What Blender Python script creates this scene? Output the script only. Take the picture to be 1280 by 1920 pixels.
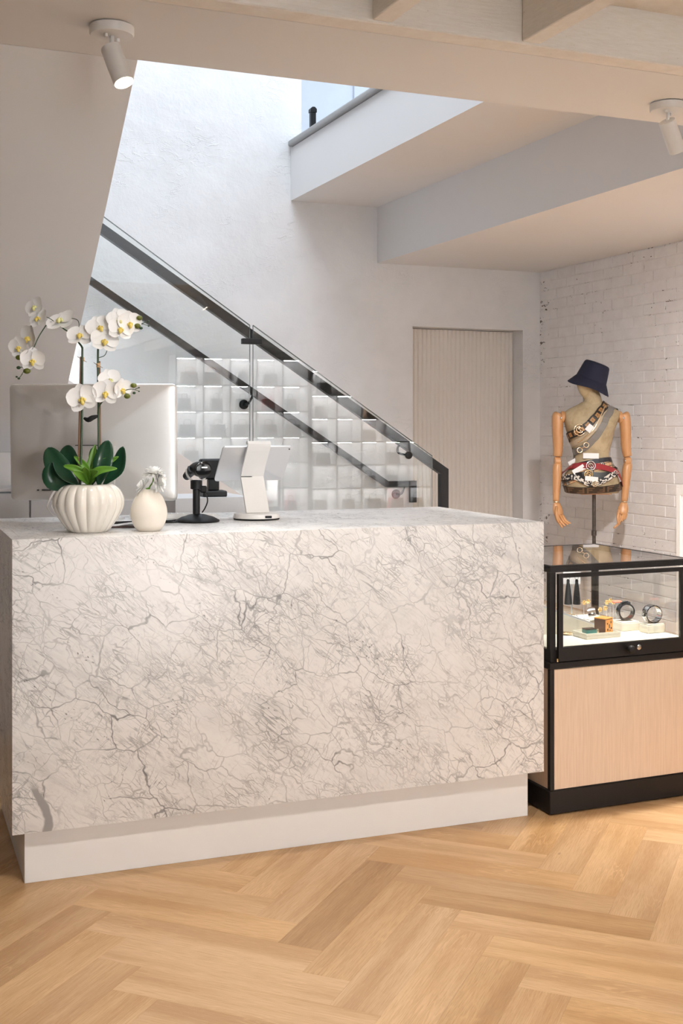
import bpy, bmesh, math, random
from mathutils import Vector, Matrix
R = random.Random(7)
S = bpy.context.scene
for o in list(bpy.data.objects): bpy.data.objects.remove(o)
COL = S.collection
PI = math.pi
TH = math.atan(920/2215)          # camera yaw against the room's axes

# ---------------------------------------------------------------- camera
cd = bpy.data.cameras.new('camera'); cam = bpy.data.objects.new('camera', cd); COL.objects.link(cam)
cd.sensor_fit = 'HORIZONTAL'; cd.sensor_width = 36; cd.lens = 36*2215/1280; cd.shift_y = -0.125
cam.location = (0, 0, 1.35); cam.rotation_euler = (PI/2, 0, -TH); cd.clip_start = .05
S.camera = cam
# ---------------------------------------------------------------- world, lights, exposure
w = bpy.data.worlds.new('world'); S.world = w; w.use_nodes = True
w.node_tree.nodes['Background'].inputs[0].default_value = (.80, .88, 1, 1)
w.node_tree.nodes['Background'].inputs[1].default_value = 1.0
S.view_settings.view_transform = 'Standard'; S.view_settings.look = 'None'
S.view_settings.exposure = 0.58; S.view_settings.gamma = 1; S.view_settings.use_curve_mapping = False
def area(name, loc, rot, sx, sy, power, col):
    l = bpy.data.lights.new(name, 'AREA'); l.shape = 'RECTANGLE'; l.size = sx; l.size_y = sy; l.energy = power; l.color = col
    o = bpy.data.objects.new(name, l); COL.objects.link(o); o.location = loc; o.rotation_euler = rot; return o
area('skylight_daylight', (1.7, 5.9, 6.55), (0, 0, 0), 2.5, 3.4, 112, (.84, .92, 1))          # skylight over the stairwell
area('upper_floor_fill', (4.9, 7.0, 6.5), (0, 0, 0), 1.8, 2.4, 60, (.75, .87, 1))  # fill lamp added below the closed upper ceiling, no opening above it
area('storefront_daylight', (1.75, -5.0, 1.45), (PI/2, 0, PI), 2.7, 2.3, 530, (1, .985, .97))   # shop window behind the camera
S.cycles.max_bounces = 8; S.cycles.diffuse_bounces = 4; S.cycles.glossy_bounces = 4; S.cycles.transparent_max_bounces = 16

# ---------------------------------------------------------------- helpers
def link(o, parent=None):
    COL.objects.link(o)
    if parent: o.parent = parent
    return o
def tag(o, label=None, cat=None, group=None, kind=None):
    for k, v in (('label', label), ('category', cat), ('group', group), ('kind', kind)):
        if v: o[k] = v
    return o
def thing(name, label, cat, loc=(0,0,0), rz=0, group=None):
    o = bpy.data.objects.new(name, None); link(o); o.location = loc; o.rotation_euler = (0,0,rz); o.empty_display_size = .05
    return tag(o, label, cat, group)
def struct(name, loc=(0,0,0)):
    o = bpy.data.objects.new(name, None); link(o); o.location = loc; o['kind'] = 'structure'; return o
def mk(name, verts, faces, mat, parent=None, smooth=False, loc=None):
    me = bpy.data.meshes.new(name); me.from_pydata([tuple(v) for v in verts], [], faces); me.update()
    return mo(name, me, mat, parent, smooth, loc)
def mo(name, me, mat, parent=None, smooth=False, loc=None):
    if mat is not None and not me.materials: me.materials.append(mat)
    if smooth:
        me.polygons.foreach_set('use_smooth', [True]*len(me.polygons))
        if smooth == 'auto':
            me.set_sharp_from_angle(angle=math.radians(38))
    o = bpy.data.objects.new(name, me); link(o, parent)
    if loc: o.location = loc
    return o
def bmo(name, bm, mat, parent=None, smooth=False, loc=None):
    bmesh.ops.recalc_face_normals(bm, faces=bm.faces[:])
    me = bpy.data.meshes.new(name); bm.to_mesh(me); bm.free(); return mo(name, me, mat, parent, smooth, loc)
def bbox(bm, lo, hi, bev=0, seg=1, M=None):
    r = bmesh.ops.create_cube(bm, size=1); vs = r['verts']
    lo, hi = Vector(lo), Vector(hi)
    for v in vs:
        v.co = Vector(((lo.x+hi.x)/2+v.co.x*(hi.x-lo.x), (lo.y+hi.y)/2+v.co.y*(hi.y-lo.y), (lo.z+hi.z)/2+v.co.z*(hi.z-lo.z)))
    if bev:
        es = list({e for v in vs for e in v.link_edges})
        r = bmesh.ops.bevel(bm, geom=es, offset=bev, segments=seg, affect='EDGES', profile=.6)
        vs = list({v for f in r['faces'] for v in f.verts} | {v for v in vs if v.is_valid})
    if M is not None:
        for v in vs: v.co = M @ v.co
    return vs
def box(name, lo, hi, mat, parent=None, bev=0, seg=1, M=None):
    bm = bmesh.new(); bbox(bm, lo, hi, bev, seg, M); return bmo(name, bm, mat, parent, 'auto' if bev and seg > 1 else False)
def prism(bm, pts, axis, a, b):
    """extrude a polygon (2-D pts) along axis from a to b; pts order: remaining axes in xyz order"""
    def v3(p, t):
        return {'x': (t, p[0], p[1]), 'y': (p[0], t, p[1]), 'z': (p[0], p[1], t)}[axis]
    v0 = [bm.verts.new(v3(p, a)) for p in pts]; v1 = [bm.verts.new(v3(p, b)) for p in pts]
    n = len(pts); bm.faces.new(v0); bm.faces.new(v1[::-1])
    for i in range(n): bm.faces.new((v0[i], v1[i], v1[(i+1)%n], v0[(i+1)%n]))
def prismo(name, pts, axis, a, b, mat, parent=None):
    bm = bmesh.new(); prism(bm, pts, axis, a, b); return bmo(name, bm, mat, parent)
def crom(pts, n):
    P = [Vector(p) for p in pts]
    if len(P) < 3: return [P[0].lerp(P[1], i/n) for i in range(n+1)]
    out = []
    for i in range(len(P)-1):
        p0, p1, p2, p3 = P[max(i-1,0)], P[i], P[i+1], P[min(i+2, len(P)-1)]
        for k in range(n):
            t = k/n
            out.append(.5*((2*p1)+(p2-p0)*t+(2*p0-5*p1+4*p2-p3)*t*t+(3*p1-p0-3*p2+p3)*t**3))
    out.append(P[-1]); return out
def btube(bm, pts, rad, n=8, smooth=0, caps=True, ell=None):
    """tube along pts; rad number or list; ell=(squash, side vector)"""
    if smooth:
        m = len(pts)
        P = crom(pts, smooth)
        if isinstance(rad, (list, tuple)):
            rr = [c.x for c in crom([(r,0,0) for r in rad], smooth)]
        else: rr = [rad]*len(P)
    else:
        P = [Vector(p) for p in pts]; rr = list(rad) if isinstance(rad, (list, tuple)) else [rad]*len(P)
    up = None; rings = []
    for i, p in enumerate(P):
        t = (P[min(i+1, len(P)-1)]-P[max(i-1, 0)]).normalized()
        if ell: up = Vector(ell[1])-t*t.dot(Vector(ell[1])); up.normalize()
        elif up is None:
            up = t.orthogonal().normalized()
        else:
            up = up-t*t.dot(up)
            up = up.normalized() if up.length > 1e-6 else t.orthogonal().normalized()
        s = t.cross(up); q = ell[0] if ell else 1
        rings.append([bm.verts.new(p+(up*math.cos(2*PI*k/n)*rr[i]+s*math.sin(2*PI*k/n)*rr[i]*q)) for k in range(n)])
    for a, b in zip(rings, rings[1:]):
        for k in range(n): bm.faces.new((a[k], a[(k+1)%n], b[(k+1)%n], b[k]))
    if caps: bm.faces.new(rings[0][::-1]); bm.faces.new(rings[-1])
def tube(name, pts, rad, mat, parent=None, n=8, smooth=0, ell=None):
    bm = bmesh.new(); btube(bm, pts, rad, n, smooth, True, ell); return bmo(name, bm, mat, parent, 'auto')
def blathe(bm, prof, n=24, c=(0,0,0), fn=None, M=None):
    rings = []
    for r, z in prof:
        ring = []
        for k in range(n):
            a = 2*PI*k/n; rr = r*(fn(a, z) if fn else 1)
            p = Vector((rr*math.cos(a), rr*math.sin(a), z))
            ring.append(bm.verts.new((M @ p if M else p)+Vector(c)))
        rings.append(ring)
    for a, b in zip(rings, rings[1:]):
        for k in range(n): bm.faces.new((a[k], a[(k+1)%n], b[(k+1)%n], b[k]))
    bm.faces.new(rings[0][::-1]); bm.faces.new(rings[-1])
def lathe(name, prof, mat, parent=None, n=24, c=(0,0,0), fn=None, M=None):
    bm = bmesh.new(); blathe(bm, prof, n, c, fn, M); return bmo(name, bm, mat, parent, 'auto')
def bball(bm, c, r, s=(1,1,1), M=None, n=10):
    rr = bmesh.ops.create_uvsphere(bm, u_segments=n, v_segments=max(6, n*2//3), radius=r)
    for v in rr['verts']:
        p = Vector((v.co.x*s[0], v.co.y*s[1], v.co.z*s[2])); v.co = (M @ p if M else p)+Vector(c)
def ball(name, c, r, mat, parent=None, s=(1,1,1), M=None, n=10):
    bm = bmesh.new(); bball(bm, c, r, s, M, n); return bmo(name, bm, mat, parent, True)
def aim(d, up=(0,0,1)):
    """matrix whose z axis is d"""
    return Vector(d).normalized().to_track_quat('Z', 'Y').to_matrix()
def torus_verts(bm, c, R_, r, M, n=24, m=8, a0=0, a1=2*PI):
    closed = abs(a1-a0-2*PI) < 1e-6; rings = []
    for i in range(n if closed else n+1):
        a = a0+(a1-a0)*i/n
        rings.append([bm.verts.new(Vector(c)+M @ Vector(((R_+r*math.cos(b))*math.cos(a), (R_+r*math.cos(b))*math.sin(a), r*math.sin(b)))) for b in [2*PI*k/m for k in range(m)]])
    for i in range(len(rings)-(0 if closed else 1)):
        a, b = rings[i], rings[(i+1)%len(rings)]
        for k in range(m): bm.faces.new((a[k], a[(k+1)%m], b[(k+1)%m], b[k]))
    if not closed: bm.faces.new(rings[0]); bm.faces.new(rings[-1][::-1])
def dup(root, loc, rz, label=None, group=None):
    r = root.copy(); COL.objects.link(r); r.location = loc; r.rotation_euler = (0,0,rz)
    if label: r['label'] = label
    if group: r['group'] = group
    for ch in list(root.children):
        c = ch.copy(); COL.objects.link(c); c.parent = r
        for g in ch.children:
            d = g.copy(); COL.objects.link(d); d.parent = c
    return r

# ---------------------------------------------------------------- materials
def nt_new(name):
    m = bpy.data.materials.new(name); m.use_nodes = True; t = m.node_tree; b = t.nodes['Principled BSDF']; return m, t, b
class G:
    """tiny node-graph helper"""
    def __init__(s, t): s.t = t
    def n(s, ty, ins=None, **kw):
        nd = s.t.nodes.new(ty)
        for k, v in kw.items(): setattr(nd, k, v)
        for k, v in (ins or {}).items(): s.put(nd.inputs[k], v)
        return nd
    def put(s, sock, v):
        if isinstance(v, bpy.types.NodeSocket): s.t.links.new(v, sock)
        elif isinstance(v, bpy.types.Node): s.t.links.new(v.outputs[0], sock)
        else: sock.default_value = v
    def m(s, op, a, b=0., c=None, clamp=False):
        nd = s.n('ShaderNodeMath', operation=op); nd.use_clamp = clamp
        s.put(nd.inputs[0], a); s.put(nd.inputs[1], b)
        if c is not None: s.put(nd.inputs[2], c)
        return nd.outputs[0]
    def ramp(s, v, lo, hi, a=0., b=1., smooth=True):
        nd = s.n('ShaderNodeMapRange', interpolation_type='SMOOTHSTEP' if smooth else 'LINEAR')
        s.put(nd.inputs[0], v)
        for i, x in enumerate((lo, hi, a, b)): s.put(nd.inputs[i+1], x)
        return nd.outputs[0]
    def mix(s, f, a, b, bt='MIX'):
        nd = s.n('ShaderNodeMix', data_type='RGBA', blend_type=bt)
        s.put(nd.inputs[0], f); s.put(nd.inputs[6], c4(a)); s.put(nd.inputs[7], c4(b)); return nd.outputs[2]
    def noise(s, vec, scale, detail=4, rough=.55, dist=0.):
        return s.n('ShaderNodeTexNoise', {'Vector': vec, 'Scale': scale, 'Detail': detail, 'Roughness': rough, 'Distortion': dist})
    def mapv(s, vec, loc=(0,0,0), rot=(0,0,0), sc=(1,1,1)):
        return s.n('ShaderNodeMapping', {'Vector': vec, 'Location': loc, 'Rotation': rot, 'Scale': sc}).outputs[0]
    def bump(s, h, strength, dist=.01):
        return s.n('ShaderNodeBump', {'Height': h, 'Strength': strength, 'Distance': dist}).outputs[0]
    def obj(s): return s.n('ShaderNodeTexCoord').outputs['Object']
def c4(c): return tuple(c)+(1,) if isinstance(c, (tuple, list)) and len(c) == 3 else c
def plain(name, col, rough=.5, metal=0, var=.06, vs=25, bump=0, bscale=300, coat=0, spec=.5, emit=0, trans=0):
    m, t, b = nt_new(name); g = G(t); o = g.obj()
    nz = g.noise(o, vs, 3)
    dk = tuple(max(0, c*(1-var)) for c in col); lt = tuple(min(1, c*(1+var)) for c in col)
    g.put(b.inputs['Base Color'], g.mix(nz.outputs[0], dk, lt))
    b.inputs['Roughness'].default_value = rough; b.inputs['Metallic'].default_value = metal
    b.inputs['Coat Weight'].default_value = coat; b.inputs['Specular IOR Level'].default_value = spec
    if bump: g.put(b.inputs['Normal'], g.bump(g.noise(o, bscale, 3).outputs[0], bump, .002))
    if emit: b.inputs['Emission Color'].default_value = c4(col); b.inputs['Emission Strength'].default_value = emit
    if trans:
        b.inputs['Subsurface Weight'].default_value = trans; b.inputs['Subsurface Radius'].default_value = (.01,.01,.008); b.inputs['Subsurface Scale'].default_value = .3
    return m
def mat_marble():
    m, t, b = nt_new('marble'); g = G(t); o = g.obj()
    w1 = g.noise(o, 4.5, 4, .6).outputs['Color']
    wv = g.n('ShaderNodeVectorMath', {0: w1, 1: (.5,.5,.5)}, operation='SUBTRACT').outputs[0]
    ws = g.n('ShaderNodeVectorMath', {0: wv, 3: .12}, operation='SCALE').outputs[0]
    p = g.n('ShaderNodeVectorMath', {0: o, 1: ws}, operation='ADD').outputs[0]
    def rs(vec, ang, sc, loc=(0,0,0)): return g.mapv(g.mapv(vec, loc=loc, rot=(0,ang,0)), sc=sc)
    def vein(vec, sc, wid):
        v = g.n('ShaderNodeTexVoronoi', {'Vector': vec, 'Scale': sc}, feature='DISTANCE_TO_EDGE').outputs['Distance']
        return g.ramp(v, wid*.15, wid, 1, 0)
    def msk(loc, sc, lo, hi): return g.ramp(g.noise(g.mapv(o, loc=loc), sc, 4, .65).outputs[0], lo, hi)
    def thread(vec, sc, wid, dist=.5):
        return g.ramp(g.m('ABSOLUTE', g.m('SUBTRACT', g.noise(vec, sc, 4, .6, dist).outputs[0], .5)), wid*.1, wid, 1, 0)
    m1 = msk((3,1,2), 3., .42, .66); m2 = msk((7,5,1), 5., .40, .64); m3 = msk((1,9,4), 6., .42, .62)
    mul = lambda a, b_: g.m('MULTIPLY', a, b_)
    v1 = mul(vein(rs(p, -.7, (.55,1,1.1)), 9., .020), g.m('MULTIPLY_ADD', m1, .62, .30))
    v2 = mul(vein(rs(p, .3, (1,1,1), (4,2,1)), 15., .026), g.m('MULTIPLY_ADD', m2, .55, .05))
    v3 = mul(vein(rs(p, -.75, (.45,1,1.2), (1,7,3)), 30., .055), mul(m3, .55))
    t1 = mul(thread(rs(o, -.66, (.9,1,7)), 2.6, .016), g.m('MULTIPLY_ADD', m2, .55, .08))
    t2 = mul(thread(rs(o, .95, (1.2,1,6), (2,3,8)), 1.9, .010), mul(m1, .6))
    t3 = mul(thread(rs(o, -.8, (1.6,1,13), (5,1,2)), 4., .022), mul(m3, .55))
    sp = g.n('ShaderNodeTexVoronoi', {'Vector': rs(p, -.6, (.7,1,1.3)), 'Scale': 85.}).outputs['Distance']
    cm = g.ramp(g.noise(rs(o, -.65, (.6,1,1.7), (5,5,5)), 6., 4, .7).outputs[0], .53, .68)
    spk = mul(mul(g.ramp(sp, .12, .28, 1, 0), cm), .9)
    cl = mul(g.ramp(g.noise(rs(o, -.65, (.55,1,1.8)), 4., 6, .68, .4).outputs[0], .48, .80), .42)
    fine = mul(g.ramp(g.noise(rs(p, -.7, (.35,1,1.6)), 42, 4, .7, .4).outputs[0], .52, .72), g.m('MULTIPLY_ADD', m1, .42, .10))
    # one thick grey vein with its own bent shape near the lower corner
    sx = g.n('ShaderNodeSeparateXYZ', {0: g.n('ShaderNodeVectorMath', {0: o, 1: g.n('ShaderNodeVectorMath', {0: wv, 3: .07}, operation='SCALE').outputs[0]}, operation='ADD').outputs[0]})
    X, Z = sx.outputs[0], sx.outputs[2]
    zz = g.m('SUBTRACT', Z, .175); cx = g.m('MULTIPLY_ADD', mul(zz, zz), -3.1, -.783)
    bv = mul(g.ramp(g.m('ABSOLUTE', g.m('SUBTRACT', X, cx)), .009, .0155, 1, 0), g.ramp(Z, .28, .31, 1, 0))
    d = g.m('MAXIMUM', v1, v2)
    for x in (v3, t1, t2, t3): d = g.m('MAXIMUM', d, x)
    for x in (spk, cl, fine): d = g.m('ADD', d, x)
    d = mul(g.m('MINIMUM', d, 1), .95)
    d = g.m('MAXIMUM', d, mul(bv, .72))
    base = g.mix(g.ramp(g.noise(o, 2, 3).outputs[0], .3, .7), (.76,.73,.70), (.83,.805,.78))
    g.put(b.inputs['Base Color'], g.mix(d, base, (.165,.155,.15)))
    b.inputs['Roughness'].default_value = .30; b.inputs['Specular IOR Level'].default_value = .5
    return m
def mat_plank():
    m, t, b = nt_new('oak_plank'); g = G(t); o = g.obj(); oi = g.n('ShaderNodeObjectInfo')
    off = g.n('ShaderNodeCombineXYZ', {0: g.m('MULTIPLY', oi.outputs['Random'], 37.), 1: g.m('MULTIPLY', oi.outputs['Random'], 91.), 2: g.m('MULTIPLY', oi.outputs['Random'], 53.)}).outputs[0]
    p = g.n('ShaderNodeVectorMath', {0: o, 1: off}, operation='ADD').outputs[0]
    # cathedral grain: distorted rings stretched along the plank
    ps = g.mapv(p, sc=(1.1, 9, 1))
    nz = g.noise(ps, 2.2, 3, .5, .3).outputs[0]
    rings = g.m('SINE', g.m('MULTIPLY', nz, 95.))
    rg = g.m('MULTIPLY', g.ramp(rings, .2, 1), g.ramp(g.noise(g.mapv(p, loc=(9,0,0)), 5, 2).outputs[0], .48, .66))
    fib = g.noise(g.mapv(p, sc=(7, 210, 1)), 2., 4, .6).outputs[0]
    pore = g.ramp(g.noise(g.mapv(p, sc=(22, 420, 1)), 1.6, 3, .6).outputs[0], .56, .70)
    bl = g.noise(g.mapv(p, sc=(.55, 7, 1)), 1.7, 3, .5).outputs[0]
    kn = g.n('ShaderNodeTexVoronoi', {'Vector': g.mapv(p, sc=(1, 2.5, 1)), 'Scale': 2.6}).outputs['Distance']
    knot = g.ramp(kn, .012, .045, 1, 0)
    c = g.mix(g.ramp(bl, .36, .62), (.82,.75,.66), (1.05,1.06,1.07))
    c = g.mix(g.m('MULTIPLY', g.ramp(fib, .38, .70), .50), c, (.66,.54,.40))
    c = g.mix(g.m('MULTIPLY', pore, .32), c, (1.22,1.25,1.28))
    c = g.mix(g.m('MULTIPLY', rg, .42), c, (1.2,1.22,1.24))
    c = g.mix(g.m('MULTIPLY', knot, .55), c, (.45,.33,.22))
    g.put(b.inputs['Base Color'], g.mix(1., oi.outputs['Color'], c, 'MULTIPLY'))
    g.put(b.inputs['Roughness'], g.ramp(fib, .2, .8, .36, .48))
    g.put(b.inputs['Normal'], g.bump(fib, .06, .001))
    return m
def mat_plaster(name, col, strength=.5, warm=0.):
    m, t, b = nt_new(name); g = G(t); o = g.obj()
    if strength < .1:
        g.put(b.inputs['Base Color'], g.mix(g.noise(o, 2.5, 2).outputs[0], tuple(c*.98 for c in col), tuple(min(1, c*1.015) for c in col))); b.inputs['Roughness'].default_value = .75; b.inputs['Specular IOR Level'].default_value = .25; return m
    n1 = g.noise(o, 3.2, 5, .6).outputs[0]
    n2 = g.noise(g.mapv(o, rot=(.3,.6,.2), sc=(1,1,2.4)), 5, 4, .6, .6).outputs[0]
    edge = g.ramp(g.m('ABSOLUTE', g.m('SUBTRACT', n2, .5)), 0, .02, 1, 0)
    mk_ = g.ramp(g.noise(g.mapv(o, loc=(4,4,4)), 2.2, 2).outputs[0], .5, .65)
    h = g.m('ADD', g.m('MULTIPLY', n1, 1.1), g.m('MULTIPLY', g.m('MULTIPLY', edge, mk_), .13))
    h = g.m('ADD', h, g.m('MULTIPLY', g.noise(o, 90, 3).outputs[0], .04))
    cc = g.mix(g.ramp(n1, .35, .65), tuple(c*.97 for c in col), tuple(min(1, c*1.02) for c in col))
    g.put(b.inputs['Base Color'], cc); b.inputs['Roughness'].default_value = .75; b.inputs['Specular IOR Level'].default_value = .25
    g.put(b.inputs['Normal'], g.bump(h, strength, .02)); return m
def mat_brick(name, mortar=False):
    m, t, b = nt_new(name); g = G(t); geo = g.n('ShaderNodeNewGeometry').outputs['Position']
    oi = g.n('ShaderNodeObjectInfo').outputs['Random']
    n1 = g.noise(geo, 60, 5, .65).outputs[0]; n2 = g.noise(geo, 9, 4, .6).outputs[0]
    chips = g.m('MULTIPLY', g.ramp(g.noise(g.mapv(geo, sc=(1,1,2.2)), 26, 4, .6).outputs[0], .68 if not mortar else .58, .71 if not mortar else .62), g.ramp(g.noise(g.mapv(geo, loc=(3,2,6)), 2.2, 3).outputs[0], .46, .58))
    base = g.mix(g.ramp(n2, .35, .65), (.84,.82,.825), (.89,.875,.88))
    base = g.mix(g.m('MULTIPLY', oi, .25), base, (.80,.775,.78))
    g.put(b.inputs['Base Color'], g.mix(chips, base, (.13,.105,.095)))
    b.inputs['Roughness'].default_value = .62; b.inputs['Specular IOR Level'].default_value = .3
    g.put(b.inputs['Normal'], g.bump(g.m('ADD', g.m('MULTIPLY', n1, .5), n2), .55, .006)); return m
def mat_glass(name, tint=(.97,.985,.98), f0=.07):
    m = bpy.data.materials.new(name); m.use_nodes = True; t = m.node_tree; t.nodes.clear(); g = G(t)
    lw = g.n('ShaderNodeLayerWeight', {'Blend': .5}).outputs['Facing']
    nz = g.noise(g.obj(), 1.2, 1).outputs[0]
    f = g.m('MULTIPLY_ADD', g.m('POWER', lw, 5.), 1-f0, f0)
    tr = g.n('ShaderNodeBsdfTransparent', {'Color': g.mix(nz, tint, tuple(min(1, c*1.005) for c in tint))})
    gl = g.n('ShaderNodeBsdfGlossy', {'Color': (1,1,1,1), 'Roughness': 0.})
    mx = g.n('ShaderNodeMixShader', {0: f, 1: tr, 2: gl}); out = g.n('ShaderNodeOutputMaterial', {0: mx}); return m
def mat_wood(name, col, col2, sc=(3, 3, 60), rough=.5, stretch=1.):
    m, t, b = nt_new(name); g = G(t); o = g.obj()
    n1 = g.noise(g.mapv(o, sc=sc), 3, 5, .6).outputs[0]
    g.put(b.inputs['Base Color'], g.mix(g.ramp(n1, .3, .7), col, col2)); b.inputs['Roughness'].default_value = rough
    g.put(b.inputs['Normal'], g.bump(n1, .08, .002)); return m
def mat_roughwood():
    m, t, b = nt_new('painted_rough_timber'); g = G(t); o = g.obj()
    n1 = g.noise(g.mapv(o, sc=(3,3,30)), 5, 6, .7, .5).outputs[0]; n2 = g.noise(o, 55, 4, .7).outputs[0]
    pit = g.ramp(n2, .66, .74)
    c = g.mix(g.ramp(n1, .3, .7), (.86,.81,.74), (.92,.88,.82)); c = g.mix(g.m('MULTIPLY', pit, .5), c, (.45,.36,.27))
    g.put(b.inputs['Base Color'], c); b.inputs['Roughness'].default_value = .7
    g.put(b.inputs['Normal'], g.bump(g.m('SUBTRACT', g.m('MULTIPLY', n1, .6), pit), .5, .006)); return m
def mat_fabric(name, col, sc=900):
    m, t, b = nt_new(name); g = G(t); o = g.obj()
    wv = g.n('ShaderNodeTexChecker', {'Vector': o, 'Color1': c4(col), 'Color2': c4(tuple(c*.7 for c in col)), 'Scale': float(sc)}).outputs[0]
    n = g.noise(o, 60, 3).outputs[0]
    g.put(b.inputs['Base Color'], g.mix(g.m('MULTIPLY', n, .5), wv, tuple(min(1, c*1.3) for c in col))); b.inputs['Roughness'].default_value = .85
    g.put(b.inputs['Normal'], g.bump(n, .1, .001)); return m
def mat_canvas():
    m, t, b = nt_new('aged_linen'); g = G(t); o = g.obj()
    n1 = g.noise(o, 9, 6, .65, .4).outputs[0]; n2 = g.noise(g.mapv(o, sc=(1,1,.4)), 22, 5, .7).outputs[0]
    c = g.mix(g.ramp(n1, .35, .68), (.50,.40,.25), (.36,.27,.155)); c = g.mix(g.m('MULTIPLY', g.ramp(n2, .6, .75), .35), c, (.62,.53,.38))
    g.put(b.inputs['Base Color'], c); b.inputs['Roughness'].default_value = .6
    g.put(b.inputs['Normal'], g.bump(n2, .2, .004)); return m
def mat_belt(name, kind):
    """belt strips carry UV-like coordinates in the attribute 'run' (x along, y across 0..1)"""
    m, t, b = nt_new(name); g = G(t)
    a = g.n('ShaderNodeAttribute', attribute_name='run').outputs['Vector']
    s = g.n('ShaderNodeSeparateXYZ', {0: a}); U, V = s.outputs[0], s.outputs[1]
    fr = lambda x: g.m('FRACT', x)
    rough = .45
    if kind == 'monogram':                 # tan bars with small marks between dark borders
        e = g.m('ABSOLUTE', g.m('SUBTRACT', V, .5))
        body = g.ramp(e, .27, .30, 1, 0); u = fr(g.m('MULTIPLY', U, 21.))
        cell = g.ramp(g.m('ABSOLUTE', g.m('SUBTRACT', u, .5)), .30, .34, 1, 0)
        dot = g.m('MULTIPLY', g.ramp(g.m('ABSOLUTE', g.m('SUBTRACT', fr(g.m('MULTIPLY', U, 63.)), .5)), .1, .18, 1, 0), g.ramp(e, .08, .12, 1, 0))
        c = g.mix(g.m('MULTIPLY', body, cell), (.02,.015,.012), (.42,.22,.08)); c = g.mix(g.m('MULTIPLY', dot, cell), c, (.07,.035,.02))
    elif kind == 'spiral':                 # brown squares of angular hooked letters
        u = fr(g.m('MULTIPLY', U, 15.)); v = V
        fl = g.m('GREATER_THAN', fr(g.m('MULTIPLY', U, 7.5)), .5)
        u = g.m('ADD', g.m('MULTIPLY', u, g.m('SUBTRACT', 1., fl)), g.m('MULTIPLY', g.m('SUBTRACT', 1., u), fl))
        v = g.m('ADD', g.m('MULTIPLY', v, g.m('SUBTRACT', 1., fl)), g.m('MULTIPLY', g.m('SUBTRACT', 1., v), fl))
        def rect(u0, u1, v0, v1):
            a_ = g.m('MULTIPLY', g.m('GREATER_THAN', u, u0), g.m('LESS_THAN', u, u1)); b_ = g.m('MULTIPLY', g.m('GREATER_THAN', v, v0), g.m('LESS_THAN', v, v1)); return g.m('MULTIPLY', a_, b_)
        r = g.m('MAXIMUM', rect(.12,.30,.1,.9), g.m('MAXIMUM', rect(.12,.88,.74,.9), rect(.12,.66,.44,.6)))
        c = g.mix(r, (.035,.022,.014), (.13,.075,.04))
    elif kind == 'check':                  # black and white woven letters
        u = g.m('MULTIPLY', U, 46.); v = g.m('MULTIPLY', V, 3.)
        n = g.n('ShaderNodeTexWhiteNoise', {'Vector': g.n('ShaderNodeCombineXYZ', {0: g.m('FLOOR', g.m('MULTIPLY', u, 2.)), 1: g.m('FLOOR', g.m('MULTIPLY', v, 2.)), 2: 0.})}).outputs[0]
        c = g.mix(g.m('GREATER_THAN', n, .52), (.015,.014,.015), (.72,.68,.62))
    elif kind == 'plaid':                  # camel plaid with black, white and red stripes
        def st(x, c0, w): return g.ramp(g.m('ABSOLUTE', g.m('SUBTRACT', fr(x), c0)), w*.8, w, 1, 0)
        u = g.m('MULTIPLY', U, 11.); c = (.60,.38,.20)
        for c0 in (.3,.42,.54): c = g.mix(st(u, c0, .05), c, (.02,.02,.02))
        for c0 in (.36,.48): c = g.mix(st(u, c0, .03), c, (.9,.86,.8))
        c = g.mix(st(u, .85, .02), c, (.5,.05,.04))
        for c0 in (.25,.75): c = g.mix(g.ramp(g.m('ABSOLUTE', g.m('SUBTRACT', V, c0)), .05, .06, .85, 0), c, (.03,.025,.02))
    else:
        col = {'red': (.30,.022,.028), 'grey': (.20,.185,.17), 'navy': (.012,.012,.018), 'brass': (.62,.52,.35), 'tan': (.42,.34,.24), 'black': (.012,.012,.012)}[kind]
        n = g.noise(g.n('ShaderNodeNewGeometry').outputs['Position'], 80, 3).outputs[0]
        e = g.ramp(g.m('ABSOLUTE', g.m('SUBTRACT', V, .5)), .40, .42)
        c = g.mix(g.m('MULTIPLY', n, .4), col, tuple(min(1, x*1.4) for x in col)); c = g.mix(g.m('MULTIPLY', e, .35), c, tuple(x*.5 for x in col))
        rough = .28
    g.put(b.inputs['Base Color'], c4(c)); b.inputs['Roughness'].default_value = rough; return m
M = {}
M['marble'] = mat_marble(); M['plank'] = mat_plank()
M['plaster'] = mat_plaster('troweled_plaster', (.80,.80,.81), .65); M['paint'] = mat_plaster('smooth_white_paint', (.82,.81,.81), .06)
M['soffit'] = mat_plaster('warm_white_ceiling_paint', (.85,.835,.825), .05)
M['brick'] = mat_brick('white_painted_brick'); M['mortar'] = mat_brick('white_painted_mortar', True)
M['timber'] = mat_roughwood(); M['glass'] = mat_glass('clear_glass'); M['case_glass'] = mat_glass('case_glass', (.985,.99,.985))
M['black'] = plain('black_powder_coat', (.008,.008,.009), .4, spec=.3); M['case_black'] = plain('dark_bronze_metal', (.014,.011,.010), .45, spec=.25)
M['plastic'] = plain('black_plastic', (.008,.008,.009), .45, bump=.1, spec=.3); M['gloss_black'] = plain('glossy_black', (.008,.008,.009), .12)
M['kick'] = plain('white_laminate', (.78,.755,.73), .4, var=.015); M['white'] = plain('white_enamel', (.84,.82,.79), .3, var=.015)
M['lacquer'] = plain('pale_grey_lacquer', (.58,.58,.59), .35, var=.02); M['cab'] = plain('pale_grey_cabinet', (.70,.71,.73), .4, var=.02); M['cream'] = plain('cream_ceramic', (.84,.79,.71), .16, var=.02, coat=.4)
M['egg'] = plain('matte_cream_ceramic', (.83,.76,.66), .55, var=.03, vs=40, bump=.05); M['door'] = plain('beige_door_paint', (.80,.76,.71), .55, var=.02)
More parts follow.
